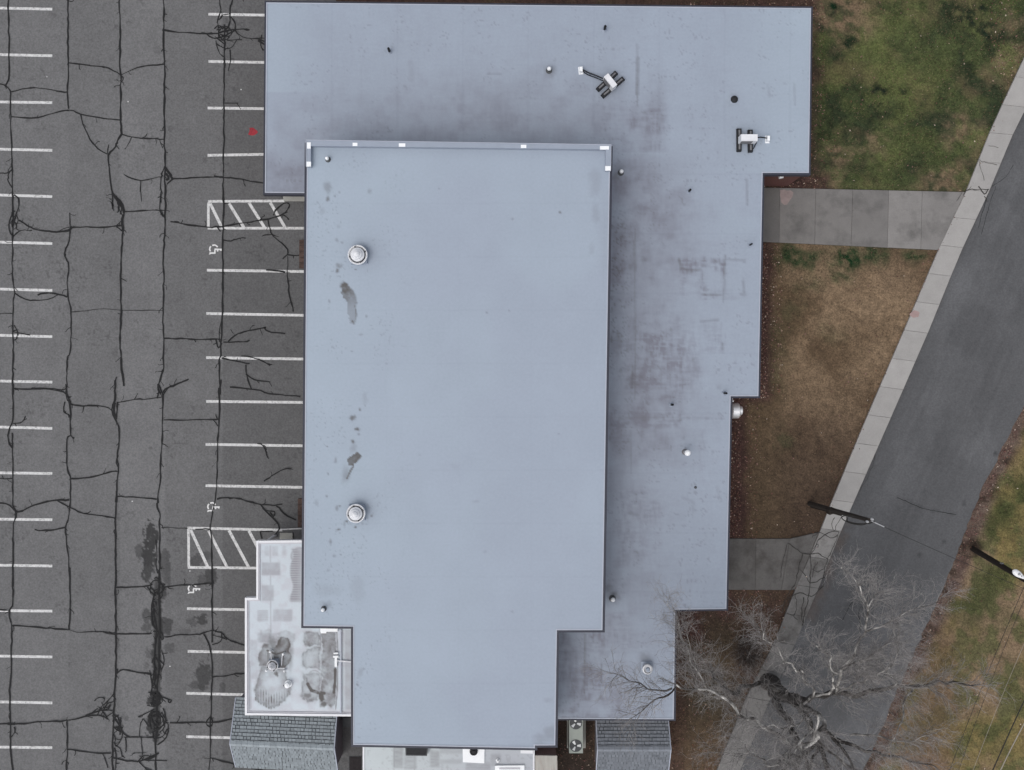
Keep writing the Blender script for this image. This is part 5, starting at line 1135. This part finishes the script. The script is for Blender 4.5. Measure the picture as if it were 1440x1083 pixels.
# ------------------------------------------------------------------ shingled sheds
def shed(x0, x1, y_eave_n, y_ridge, y_eave_s, ze, zr, label, tone, loc, skew=0.0, hide=0):
    """outline in photograph pixels at its own heights; ridge runs across the picture"""
    X0, X1 = P(x0, 0, ze)[0], P(x1, 0, ze)[0]
    YN, YR, YS = P(0, y_eave_n, ze)[1], P(0, y_ridge, zr)[1], P(0, y_eave_s, ze)[1]
    t = thing('storage_shed', ((X0 + X1) / 2, YR, 0), label, 'shed', 'shingled sheds beside the building')
    sk = lambda x: (x - X0) * skew
    i = .12
    mb = MB()
    for xa in (X0 + i,):
        v = [(X0 + i, YN - i, 0), (X1 - i, YN - i + sk(X1), 0), (X1 - i, YS + i + sk(X1), 0), (X0 + i, YS + i, 0), (X0 + i, YN - i, ze - .06), (X1 - i, YN - i + sk(X1), ze - .06), (X1 - i, YS + i + sk(X1), ze - .06), (X0 + i, YS + i, ze - .06), (X0 + i, YR, zr - .12), (X1 - i, YR + sk(X1), zr - .12)]
        mb.add(v, [(0, 1, 5, 4), (2, 3, 7, 6), (1, 2, 6, 9, 5), (3, 0, 4, 8, 7), (4, 5, 9, 8), (8, 9, 6, 7)])
    mb.build('shed_wall', M['siding'], t)
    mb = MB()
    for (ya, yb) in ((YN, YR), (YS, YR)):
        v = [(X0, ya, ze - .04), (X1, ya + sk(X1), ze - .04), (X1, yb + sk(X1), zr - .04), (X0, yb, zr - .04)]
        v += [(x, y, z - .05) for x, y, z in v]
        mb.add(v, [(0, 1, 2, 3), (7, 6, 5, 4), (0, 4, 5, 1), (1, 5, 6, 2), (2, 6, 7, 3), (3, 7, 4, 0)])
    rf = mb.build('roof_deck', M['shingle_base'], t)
    for side, (ya, yb) in enumerate(((YN, YR), (YS, YR))):
        L = math.hypot(yb - ya, zr - ze); rows = int(L / .175); mb = MB()
        dy, dz = (yb - ya) / L, (zr - ze) / L
        nrm = np.array([0, -dz * np.sign(dy), abs(dy)])
        for r in range(rows):
            s0, s1 = r * L / rows, (r + 1) * L / rows + .03
            x = X0 - (.12 if r % 2 else 0) - RNG.random() * .06
            while x < X1:
                wdt = .20 * (.85 + .3 * RNG.random()); xa, xb = max(x, X0), min(x + wdt - RNG.choice([.008, .02, .045]), X1); x += wdt
                if xb - xa < .03: continue
                up = .018 + .02 * RNG.random()
                drop = .012 * RNG.random()
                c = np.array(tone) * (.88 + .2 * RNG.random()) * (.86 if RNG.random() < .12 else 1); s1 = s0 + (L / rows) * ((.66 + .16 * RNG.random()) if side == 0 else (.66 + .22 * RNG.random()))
                q = []
                for (xx, s, h) in ((xa, s0 - drop * (s0 > 0), up + .02), (xb, s0 - drop * (s0 > 0), up + .02), (xb, s1, .006), (xa, s1, .006)):
                    q.append(np.array([xx, ya + dy * s + sk(xx), ze - .04 + dz * s]) + nrm * h)
                q2 = [p - nrm * (up + .018) for p in q[:2]]
                mb.add(q + q2, [(0, 1, 2, 3), (0, 4, 5, 1)], c)
        tag(mb.build('shingles', M['shingle'], t), kind='stuff')
    mb = MB(); n = int((X1 - X0) / .3)
    for k in range(n):
        xa, xb = X0 + (X1 - X0) * k / n, X0 + (X1 - X0) * (k + 1) / n - .012
        c = np.array(tone) * (1.12 + .2 * RNG.random()); hh = zr + .015 + .006 * (k % 2)
        v = [(xa, YR - .14 + sk(xa), hh - .085), (xb, YR - .14 + sk(xb), hh - .085), (xb, YR + sk(xb), hh), (xa, YR + sk(xa), hh), (xb, YR + .14 + sk(xb), hh - .085), (xa, YR + .14 + sk(xa), hh - .085)]
        mb.add(v, [(0, 1, 2, 3), (3, 2, 4, 5)], c)
    tag(mb.build('ridge_shingles', M['shingle'], t), kind='stuff')
    # pale rake boards along the gables
    for xx, s in ((X0, -1), (X1, 1)):
        mb = MB()
        for ya in (YN, YS):
            v = []
            for xo in (xx + s * .002, xx + s * .05):
                v += [(xo, ya + sk(xx), ze - .13), (xo, ya + sk(xx), ze + .015), (xo, YR + sk(xx), zr + .02), (xo, YR + sk(xx), zr - .13)]
            mb.add(v, [(0, 1, 2, 3), (7, 6, 5, 4), (1, 5, 6, 2), (0, 4, 5, 1), (3, 2, 6, 7), (0, 3, 7, 4)])
        mb.build('rake_board', M['edge_metal'], t)
    return t
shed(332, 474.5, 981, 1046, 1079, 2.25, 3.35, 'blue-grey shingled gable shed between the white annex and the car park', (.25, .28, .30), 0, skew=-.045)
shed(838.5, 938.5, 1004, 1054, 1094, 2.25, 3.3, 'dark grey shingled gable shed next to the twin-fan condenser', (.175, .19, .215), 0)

# mat and bin in the dark gap behind the first shed
c = P(500, 1080); t = tag(bpy.data.objects.new('door_mat', None), 'dark ribbed door mat on asphalt beside the rear annex', 'mat'); COL.objects.link(t); t.location = (c[0], c[1], ZL)
mb = MB()
for k in range(9):
    a, b = P(491.5 + k * 1.9, 1063.5), P(491.5 + k * 1.9 + 1.75, 1100); mb.prism([(a[0], a[1]), (b[0], a[1]), (b[0], b[1]), (a[0], b[1])], ZL, ZL + .03 + .012 * (k % 2))
mb.build('rubber_rib', M['mat_'], t)
mb = MB(); a, b = P(490.5, 1062.5), P(509.5, 1101); mb.prism([(a[0], a[1]), (b[0], a[1]), (b[0], b[1]), (a[0], b[1])], ZL - .01, ZL + .015); mb.build('border', M['darkgrey'], t)
c = P(489, 1015, .9); t = thing('refuse_bin', (c[0], c[1], ZL), 'black bin in the dark gap beside the upper block and shingled shed', 'bin')
mb = MB(); mb.box((c[0], c[1], .48), (.46, .5, .86), 0, 1.12); mb.build('bin_body', M['black'], t)
mb = MB(); mb.box((c[0], c[1], .95), (.56, .6, .08), 0, .9); mb.build('lid', M['darkgrey'], t)
mb = MB(); mb.tube([(c[0] - .2, c[1] + .32, .9), (c[0] + .2, c[1] + .32, .9)], .02, 6); mb.build('handle', M['black'], t)

# ------------------------------------------------------------------ utility pole and street lamp
def pole_mesh(mb, base, top, r0, r1, n=14):
    pts = np.linspace(base, top, 9); mb.tube(pts, np.linspace(r0, r1, 9), n)
b = P(1138.5, 708.5); tp = np.array(P(1222, 731.5, 8.6))
t = thing('utility_pole', b, 'dark wooden utility pole rooted in brown grass beside the sidewalk', 'utility pole')
mb = MB(); pole_mesh(mb, (b[0], b[1], -.2), tp, .15, .10); mb.build('pole', M['wood'], t)
mb = MB()
ax = np.array([.08, -.17, 0])
mb.tube([np.array(b) + ax + (0, 0, .1), np.array(b) * .45 + tp * .55 + ax * .9 - (0, 0, 0)], .06, 8); mb.build('conduit_riser', M['pole'], t)
mid = np.array(b) * .62 + tp * .38
mb = MB(); mb.box(mid + ax * .5, (.34, .3, .5), .3); mb.build('junction_box', M['pole'], t)
q = np.array(b) * .12 + tp * .88
mb = MB(); k = np.linspace(0, 2 * math.pi, 22)
loop = np.stack([q[0] - .25 + .62 * np.cos(k), q[1] - .16 + .20 * np.sin(k) - .16 * np.cos(k), q[2] - .25 + .22 * np.sin(k)], -1); mb.tube(loop, .028, 6)
mb.tube([np.array(b) * .36 + tp * .64 + ax, q + (-.5, -.25, -.5), q + (-.1, -.32, -.2), q + (.4, -.26, .1), tp + (.25, -.08, 0)], .03, 6); mb.build('cable_loop', M['dark_wire'], t)
for s in (-1, 1):
    mb = MB(); mb.lathe((tp[0] + .12 * s, tp[1] + .06 * s, tp[2]), [(.05, -.02), (.06, .06), (.04, .12), (.06, .16), (.02, .22)], 10); mb.build('insulator', M['galv'], t)

b = P(1368.5, 771.5); ratio = 1.24; h = H * (1 - 1 / ratio)
tp = np.array(P(1490, 845, 9.6))
t = thing('street_lamp', b, 'black tarred pole with a white lamp head rising from a dirt ring on the lawn', 'street lamp')
mb = MB(); pole_mesh(mb, (b[0], b[1], -.2), tp, .17, .12); mb.build('pole', M['pole'], t)
zl = 7.6
tipL = np.array(P(1424, 802, zl)); endL = np.array(P(1441.5, 814, zl + .1))
d = endL - tipL; L = np.linalg.norm(d); d = d / L; sd = np.array([-d[1], d[0], 0]); sd /= np.linalg.norm(sd)
mb = MB(); prof = [(0, .02), (.06, .10), (.18, .155), (.36, .17), (.55, .15), (.75, .10), (.92, .06), (1.0, .04)]
n = 14; v = []; f = []
for s, r in prof:
    for k in range(n):
        a = 2 * math.pi * k / n; v.append(tipL + d * L * s + sd * r * math.cos(a) + np.array([0, 0, r * .62 * math.sin(a)]))
for i in range(len(prof) - 1):
    for k in range(n): k2 = (k + 1) % n; f.append((i * n + k, i * n + k2, (i + 1) * n + k2, (i + 1) * n + k))
f += [tuple(range(n))[::-1], tuple(range((len(prof) - 1) * n, len(prof) * n))]
mb.add(v, f); lh = mb.build('lamp_head', M['hood'], t, True)
mb = MB(); c = tipL + d * L * .42 + (0, 0, .10); mb.lathe(c, [(.055, 0), (.055, .07), (.03, .1)], 12); mb.build('photocell', M['glass'], lh)
mb = MB(); c = tipL + d * L * .66 + (0, 0, .07); mb.box(c, (.06, .05, .05), math.atan2(d[1], d[0])); mb.build('latch', M['midgrey'], lh)
mb = MB(); c = tipL + d * L * .34 - (0, 0, .09); mb.lathe(c, [(.10, 0), (.13, .04)], 14); mb.build('lens', M['glass'], lh)
at = np.array(b) + (tp - np.array(b)) * ((zl + .75) / 9.6)
mb = MB(); mb.tube([endL - d * .12, endL + d * .3 + (0, 0, .22), endL + d * .75 + (0, 0, .5), at], .03, 8); mb.build('arm', M['galv'], t)
mb = MB(); g = np.array(b) + (tp - np.array(b)) * .38; mb.box(g + (-.02, .14, .0), (.12, .1, .2)); mb.build('pole_tag', M['midgrey'], t)

# wires
def wire(x0, y0, x1, y1, z, r, m, label, grp='overhead wires over the right lawn', sag=.5):
    A = np.array(P(x0, y0, z)); B = np.array(P(x1, y1, z)); D = B - A
    A2 = A - D * .6; B2 = B + D * 3.2
    k = np.linspace(0, 1, 40)[:, None]; p = A2 + (B2 - A2) * k; s0 = ((A - A2)[1] / (B2 - A2)[1])
    p[:, 2] += sag * ((2 * k[:, 0] - 1) ** 2 - (2 * s0 - 1) ** 2)
    mb = MB(); mb.tube(p, r, 5); o = mb.build('overhead_wire', m); return tag(o, label, 'wire', grp)
wire(1439, 828, 1394, 944, 8.2, .013, M['dark_wire'], 'thin dark overhead wire passing closest to the street lamp head')
wire(1441, 842, 1406, 937, 8.2, .011, M['dark_wire'], 'second thin dark overhead wire just outside the one by the lamp head')
wire(1436, 915, 1400, 1012, 7.6, .010, M['wire'], 'thin pale overhead wire crossing the middle of the right lawn')
wire(1440, 986, 1401, 1082, 7.4, .028, M['dark_wire'], 'thick dark overhead wire in the corner of the right lawn')
wire(1440, 1018, 1412, 1082, 7.4, .028, M['wire'], 'pale bare overhead wire in the very corner of the lawn')
A = np.array(P(1226, 733, 8.6)); B = np.array(P(1440, 828, 8.9)); k = np.linspace(0, 1, 30)[:, None]; p = A + (B - A) * k; p[:, 2] -= 1.2 * 4 * k[:, 0] * (1 - k[:, 0])
mb = MB(); mb.tube(p, .012, 5); tag(mb.build('overhead_wire', M['dark_wire']), 'slack service wire crossing the street from utility pole to street lamp', 'wire')
p2 = p[:4]; mb = MB(); mb.tube(p2 + (0, 0, .02), .026, 6); tag(mb.build('wire_sleeve', M['galv']), 'short bright sleeve on the service wire near the utility pole top', 'wire')

# ------------------------------------------------------------------ the bare tree
GREY = np.array((.20, .19, .18)); PALE = np.array((.68, .66, .63)); DARK = np.array((.035, .030, .028)); TWG = np.array((.24, .225, .22))
tb = P(1080, 956)
tree = thing('bare_tree', tb, 'large leafless tree with pale mottled upper limbs and dark trunk over the street', 'tree')
limbs = []
def W3(pts): return np.array([P(x, y, z) for x, y, z in pts])
# (points px, py, height), radius start, radius end, paleness
LIMB = [
 ('trunk', [(1080, 956, -.2), (1088, 966, 1.2), (1100, 974, 2.6), (1118, 986, 4.2), (1132, 996, 5.2)], .44, .30, 0.0),
 ('limb', [(1084, 962, .6), (1092, 985, 2.4), (1104, 1010, 4.4), (1116, 1030, 5.8), (1128, 1052, 7.0), (1140, 1090, 8.2)], .27, .10, 0.0),
 ('limb', [(1118, 986, 4.2), (1135, 1012, 5.6), (1150, 1042, 6.6), (1160, 1075, 7.6), (1168, 1110, 8.6)], .24, .09, 0.0),
 ('limb', [(1100, 974, 2.6), (1082, 962, 4.0), (1072, 957, 5.0), (1050, 966, 6.2), (1033, 977, 7.0), (1018, 966, 7.8), (1006, 952, 8.4), (998, 940, 9.0)], .17, .05, .12),
 ('limb', [(1118, 986, 4.2), (1144, 980, 5.6), (1175, 977, 6.6), (1213, 975, 7.2), (1250, 970, 7.6), (1284, 965, 8.0), (1310, 960, 8.6), (1337, 961, 9.2), (1372, 963, 9.8)], .20, .04, .22),
 ('limb', [(1132, 996, 5.2), (1150, 1005, 6.2), (1157, 1021, 7.4), (1150, 1035, 8.2), (1132, 1048, 8.6), (1121, 1050, 8.8), (1100, 1038, 8.8), (1079, 1025, 8.9), (1062, 1014, 9.0), (1047, 1007, 9.1), (1030, 994, 9.3), (1015, 982, 9.5), (995, 970, 9.8), (975, 967, 10.0), (950, 966, 10.2)], .20, .06, .95),
 ('limb', [(950, 966, 10.2), (936, 978, 10.3), (920, 986, 10.4), (905, 998, 10.6), (890, 1008, 10.8)], .06, .02, .15),
 ('limb', [(945, 968, 10.2), (928, 972, 10.3), (914, 967, 10.5), (900, 963, 10.7), (884, 955, 10.8), (872, 950, 10.9), (856, 947, 11.0)], .055, .012, .15),
 ('limb', [(995, 970, 9.8), (982, 948, 9.8), (968, 920, 10), (957, 893, 10.3), (948, 864, 10.6), (934, 841, 10.9)], .06, .012, .6),
 ('limb', [(982, 948, 9.8), (976, 926, 10.2), (968, 900, 10.6), (962, 880, 10.9)], .035, .01, .7),
 ('limb', [(1144, 980, 5.6), (1172, 972, 7.2), (1174, 958, 8.2), (1174, 946, 8.8), (1167, 928, 9.6), (1158, 915, 10), (1146, 905, 10.5)], .10, .03, 1.0),
 ('limb', [(1130, 990, 5.0), (1146, 975, 7.0), (1134, 958, 8.2), (1121, 944, 9.0), (1104, 927, 9.6), (1086, 908, 10.1), (1072, 890, 10.6), (1060, 876, 11)], .10, .02, .8),
 ('limb', [(1175, 977, 6.6), (1184, 952, 7.8), (1186, 938, 8.4), (1202, 933, 8.9), (1218, 929, 9.2)], .15, .07, .75),
 ('limb', [(1186, 938, 8.4), (1204, 915, 9.0), (1218, 888, 9.6), (1223, 868, 10), (1222, 852, 10.3), (1215, 836, 10.7), (1206, 820, 11), (1194, 808, 11.3), (1185, 795, 11.6)], .10, .02, .85),
 ('limb', [(1218, 888, 9.6), (1234, 885, 9.9), (1246, 878, 10.1), (1256, 874, 10.3), (1270, 866, 10.7), (1284, 859, 11), (1305, 850, 11.5), (1323, 841, 11.9)], .07, .015, .7),
 ('limb', [(1222, 852, 10.3), (1230, 838, 10.8), (1242, 832, 11.2)], .04, .015, .9),
 ('limb', [(1144, 1040, 8.4), (1120, 1046, 8.8), (1108, 1060, 9.2), (1100, 1074, 9.5), (1082, 1078, 9.8), (1076, 1068, 10.0), (1061, 1058, 10.3), (1048, 1050, 10.6), (1040, 1038, 10.9)], .09, .02, .9),
 ('limb', [(1061, 1058, 10.3), (1040, 1060, 10.5), (1020, 1058, 10.8), (1000, 1060, 11)], .04, .012, .7),
 ('limb', [(1284, 965, 8.0), (1272, 985, 8.5), (1270, 1007, 9.0), (1262, 1028, 9.5), (1254, 1046, 10)], .08, .03, .75),
 ('limb', [(1250, 970, 7.6), (1262, 960, 8.4), (1256, 952, 9), (1248, 946, 9.4)], .05, .02, 1.0),
 ('limb', [(1157, 1021, 7.4), (1176, 1040, 8.2), (1192, 1064, 9.0), (1204, 1090, 9.6)], .13, .05, .05),
 ('limb', [(1176, 1040, 8.2), (1210, 1052, 8.8), (1240, 1062, 9.4), (1270, 1066, 9.8), (1300, 1074, 10.2), (1330, 1086, 10.6)], .10, .02, .1),
 ('limb', [(1196, 1034, 8.2), (1212, 1033, 8.8), (1236, 1034, 9.3), (1262, 1042, 9.8), (1290, 1038, 10.2), (1315, 1032, 10.6)], .07, .015, .3),
 ('limb', [(1175, 977, 6.6), (1200, 962, 8.0), (1220, 956, 8.8), (1240, 948, 9.4), (1256, 934, 10.0), (1262, 912, 10.5), (1258, 890, 11)], .07, .02, .5),
 ('limb', [(1144, 1040, 8.4), (1150, 1010, 9.2), (1140, 1000, 9.6), (1124, 1018, 9.9), (1110, 1022, 10.1), (1096, 1022, 10.3), (1078, 1022, 10.5)], .08, .03, .9),
 ('limb', [(1150, 1042, 6.6), (1128, 1062, 7.6), (1108, 1064, 8.2), (1095, 1075, 8.8), (1080, 1094, 9.4)], .10, .04, .1),
 ('limb', [(1157, 1021, 7.4), (1136, 1036, 8.6), (1118, 1058, 9.4), (1112, 1075, 9.8), (1096, 1082, 10.2)], .08, .03, .95),
 ('limb', [(1218, 929, 9.2), (1240, 910, 9.8), (1262, 905, 10.3), (1282, 918, 10.8)], .05, .012, .5),
 ('limb', [(1200, 975, 7), (1205, 958, 8), (1207, 945, 9), (1208, 930, 9.8)], .05, .02, .5),
]
# limbs below the frame, so that the crown is a full one
for a in (-2.2, -1.7, -1.2, -.7):
    LIMB.append(('limb', [(1150, 1042, 6.6), (1150 + 60 * math.cos(a), 1042 - 60 * math.sin(a), 8.2), (1150 + 130 * math.cos(a + .15), 1042 - 130 * math.sin(a + .15), 9.4), (1150 + 190 * math.cos(a + .1), 1042 - 190 * math.sin(a + .1), 10.6)], .12, .02, .4))
tw = MB()
def tcol(pale, n, r):
    s = RNG.random() * 90; k = np.arange(n)
    m = smooth(.36, .56, vnoise(k * .95 + s, k * 0 + 3) ) * pale
    return mix(GREY * .5 * (1 - .2 * (1 - pale)) + DARK * .5, PALE, m)
trunk_o = None
paths = []
for name, pts, r0, r1, pale in LIMB:
    w3 = W3(pts); L = np.sum(np.linalg.norm(np.diff(w3, axis=0), axis=1)); n = max(8, int(L / .22))
    p = spline(w3, n); s = RNG.random(3) * 90; k = np.arange(n)
    wob = np.stack([vnoise(k * .45 + s[i], k * 0 + s[i]) - .5 for i in range(3)], -1) * min(.22, L * .03) * 1.6
    wob[0] = 0; p = p + wob
    if name == 'limb': r0, r1 = r0 * (.62 if pale > .3 else .85), r1 * .7
    rad = np.linspace(r0, r1, n) * (1 + .18 * (vnoise(k * .7 + s[0], k * 0) - .5) * 2)
    if name == 'trunk': rad[:4] *= np.linspace(1.35, 1.05, 4)
    nn = 10 if r0 > .1 else 6
    mb = MB(); mb.tube(p, rad, nn)
    # pale, mottled bark on the upper limbs, dark rough bark low down
    pc = tcol(pale, n, r0)
    if pale < .3: pc = DARK * 1.0 + (GREY - DARK) * (.8 * vnoise(k * .8 + s[1], k * 0 + 1) ** 2)[:, None]
    cc = np.repeat(pc, nn, 0)
    # mottling: light and dark plates differ round the limb
    mt = smooth(.45, .6, vnoise(np.repeat(k, nn) * 1.1 + s[2], np.tile(np.arange(nn), n) * .9 + s[0]))[:, None]
    cc = cc * (1 - mt * .55 * (pale > .3)) + DARK * mt * .55 * (pale > .3)
    mb.c.append(cc)
    o = mb.build(name, M['bark'], tree)
    paths.append((p, rad, pale, L))
tc = 0
def twig(p0, d, L, r, depth, pale):
    """one twig with its own side twigs"""
    global tc
    n = 5 if depth > 0 else 4
    p = [np.array(p0)]; d = d / np.linalg.norm(d)
    for i in range(n - 1):
        d = d + RNG.normal(0, .16, 3) + np.array([0, 0, .06]); d /= np.linalg.norm(d); p.append(p[-1] + d * L / (n - 1))
    p = np.array(p); m0 = len(tw.v)
    tw.tube(p, np.linspace(r, max(r * .40, .0028), n), 3, cap=False)
    c = TWG * (.65 + .6 * RNG.random()) * (1 - .3 * (depth == 2)); c = c + (PALE - c) * (.22 * (RNG.random() < .25 + .3 * pale))
    tw.c.append(np.tile(c, (n * 3, 1))); tc += 1
    if depth > 0:
        kn = (5 if depth == 2 else 4)
        for k in range(kn):
            f = .25 + .75 * (k + RNG.random()) / kn
            i = min(int(f * (n - 1)), n - 2); q = p[i] + (p[i + 1] - p[i]) * (f * (n - 1) - i)
            ax = p[i + 1] - p[i]; ax /= np.linalg.norm(ax); sdv = np.cross(ax, RNG.normal(0, 1, 3)); sdv /= np.linalg.norm(sdv) + 1e-9
            twig(q, ax * .75 + sdv * .75 + np.array([0, 0, .1]), L * (.34 + .3 * RNG.random()), r * .5, depth - 1, pale)
cen = np.array(P(1130, 1000, 5))
for p, rad, pale, L in paths[1:]:
    m = len(p); cnt = int(L * 6.5) + 5
    for k in range(cnt):
        f = .18 + .82 * (k + RNG.random()) / cnt; i = min(int(f * (m - 1)), m - 2)
        ax = p[i + 1] - p[i]; ax /= np.linalg.norm(ax); sdv = np.cross(ax, RNG.normal(0, 1, 3)); sdv /= np.linalg.norm(sdv) + 1e-9
        out = p[i] - cen; out[2] = abs(out[2]) * .4 + .5; out /= np.linalg.norm(out)
        big = rad[i] > .05
        twig(p[i], ax * .55 + sdv * .8 + out * .45, (1.5 if big else 1.15) * (.6 + .7 * RNG.random()), min(.015, rad[i] * .4 + .005), 2, pale)
    for k in range(4):
        ax = p[-1] - p[-3]; ax /= np.linalg.norm(ax); twig(p[-1], ax + RNG.normal(0, .35, 3), 1.2 * (.6 + .6 * RNG.random()), min(.015, rad[-1]), 2, pale)
o = tw.build('twigs', M['twig'], tree); tag(o, kind='stuff')

# round leafless shrub by the sidewalk
tw = MB()
sb = P(1049, 915); shrub = thing('round_shrub', sb, 'dense round leafless shrub on brown soil left of the bare tree', 'shrub')
mb = MB()
for k in range(9):
    a = RNG.random() * 6.28; e = np.array(sb) + (.5 * math.cos(a), .5 * math.sin(a), .55); mb.tube(spline([np.array(sb) + (0, 0, -.05), (np.array(sb) + e) / 2 + (.02, .03, .02), e], 6), np.linspace(.035, .015, 6), 6)
mb.c.append(np.tile(DARK * 1.2, (sum(len(v) for v in mb.v), 1))); mb.build('stem', M['bark'], shrub)
TWG_S = TWG; TWG = np.array((.085, .066, .058))
for k in range(420):
    a = RNG.random() * 6.283; el = math.asin(RNG.random() ** .8); R_ = .45 * RNG.random() ** .5
    p0 = np.array(sb) + (R_ * math.cos(a), R_ * math.sin(a), .15 + .5 * RNG.random())
    twig(p0, np.array([math.cos(a) * math.cos(el), math.sin(a) * math.cos(el), math.sin(el) + .15]), .55 + .45 * RNG.random(), .008, 1, 0)
TWG = TWG_S
tag(tw.build('twigs', M['twig'], shrub), kind='stuff')

# ------------------------------------------------------------------ grass blades and fallen leaves
def clear(px, py):
    ok = ~inside(px, py, ROAD)
    for q in (SW_L + SW_R[::-1], WALK1, WALK2): ok &= ~inside(px, py, q)
    ok &= ~inside(px, py, [(375, 6), (1122, 24), (1120, 258), (1062, 258), (1054, 550), (1018, 550), (1011, 836), (942, 836), (938, 980), (375, 980)])
    ok &= ~((px < 745))
    return ok
N = 330000
px = 930 + RNG.random(N) * 560; py = -30 + RNG.random(N) * 1150
ok = clear(px, py); px, py = px[ok], py[ok]
ck = lawn_colour(px, py); N = len(px)
green = np.clip((ck[:, 1] - ck[:, 0]) / (ck[:, 1] + 1e-6) * 4 + .3, 0.12, 1)
keep = RNG.random(N) < (.35 + .65 * green); px, py, ck, green = px[keep], py[keep], ck[keep], green[keep]; N = len(px)
b0 = PA(px, py, 0.0); ang = RNG.random(N) * 6.283; hgt = (.035 + .06 * RNG.random(N)) * (.6 + .6 * green); lean = .03 + .08 * RNG.random(N); wdt = .010 + .014 * RNG.random(N)
dx, dy = np.cos(ang), np.sin(ang); a2 = ang + 1.57 + RNG.normal(0, .5, N)
v0 = b0 + np.stack([-dy * wdt, dx * wdt, 0 * dx - .01], -1); v1 = b0 + np.stack([dy * wdt, -dx * wdt, 0 * dx - .01], -1); v2 = b0 + np.stack([dx * lean, dy * lean, hgt], -1)
V = np.stack([v0, v1, v2], 1).reshape(-1, 3)
tint = .62 + .85 * RNG.random(N) ** 1.3
cc = ck * tint[:, None]; dry = RNG.random(N) < .14; cc[dry] = cc[dry] * .45 + TAN * .6
def tris(name, V, C, m, nv):
    me = bpy.data.meshes.new(name); n = len(V) // nv
    me.vertices.add(len(V)); me.vertices.foreach_set('co', V.astype(np.float32).ravel())
    me.loops.add(len(V)); me.loops.foreach_set('vertex_index', np.arange(len(V), dtype=np.int32))
    me.polygons.add(n); me.polygons.foreach_set('loop_start', np.arange(0, len(V), nv, dtype=np.int32)); me.polygons.foreach_set('loop_total', np.full(n, nv, np.int32)); me.update(calc_edges=True)
    at = me.attributes.new('col', 'FLOAT_COLOR', 'POINT'); at.data.foreach_set('color', np.concatenate([np.repeat(C, nv, 0), np.ones((len(V), 1))], 1).astype(np.float32).ravel())
    me.materials.append(m); return link(name, me)
o = tris('grass', V, cc, M['blade'], 3); tag(o, 'short winter grass growing over the lawns', 'grass', kind='stuff')

def leaves(n, pts_fn):
    x, y = pts_fn(n); k = clear(x, y) | False; return x[k], y[k]
LX, LY = [], []
for x0, y0, x1, y1, n in ((1130, 0, 1160, 262, 420), (1066, 252, 1150, 268, 170), (1062, 342, 1080, 560, 1050), (1022, 556, 1042, 757, 900), (1084, 342, 1100, 560, 350), (1048, 556, 1066, 757, 300), (1012, 830, 1110, 900, 350), (940, 850, 1000, 1083, 500), (785, 1010, 838, 1083, 160), (1140, 0, 1430, 270, 420), (1066, 345, 1320, 757, 380), (1390, 0, 1440, 120, 200), (1280, 560, 1470, 1083, 420), (950, 3, 1145, 8, 80)):
    x = x0 + (x1 - x0) * RNG.random(n); y = y0 + (y1 - y0) * RNG.random(n); k = clear(x, y); LX.append(x[k]); LY.append(y[k])
yv = RNG.random(1500) * 1083; rv = np.interp(yv, [p[1] for p in RD_R], [p[0] for p in RD_R]); LX.append(rv + 1 + np.abs(RNG.normal(0, 11, 1500))); LY.append(yv)
ys = RNG.random(260) * 1083; ls = np.interp(ys, [p[1] for p in SW_L], [p[0] for p in SW_L]); LX.append(ls + RNG.normal(-4, 5, 260)); LY.append(ys)
x = np.concatenate(LX); y = np.concatenate(LY); n = len(x)
s = .022 + .042 * RNG.random(n) ** 2; an = RNG.random(n) * 6.283; z = .045 + .04 * RNG.random(n)
onslab = inside(x, y, SW_L + SW_R[::-1]); z = np.where(onslab, .15, z)
b0 = PA(x, y, z); tilt = RNG.normal(0, .35, (n, 2)); Q = []
for a, l in ((0, 1.0), (1.2, .55), (2.1, .5), (3.14, .9), (4.2, .5), (5.1, .55)):
    ox, oy = np.cos(an + a) * l * s, np.sin(an + a) * l * s; Q.append(b0 + np.stack([ox, oy, ox * tilt[:, 0] + oy * tilt[:, 1]], -1))
V = np.stack(Q, 1).reshape(-1, 3)
pal = np.array([srgb(132, 100, 95), srgb(104, 70, 64), srgb(150, 128, 112), srgb(88, 60, 54), srgb(186, 170, 156), srgb(114, 82, 64), srgb(74, 46, 44)]); ch = RNG.choice(7, n, p=[.20, .22, .13, .18, .05, .12, .10])
o = tris('fallen_leaves', V, pal[ch] * (.7 + .5 * RNG.random(n))[:, None], M['leaf'], 6); tag(o, 'scattered dry reddish leaves along the walls and road verge', 'leaves', kind='stuff')
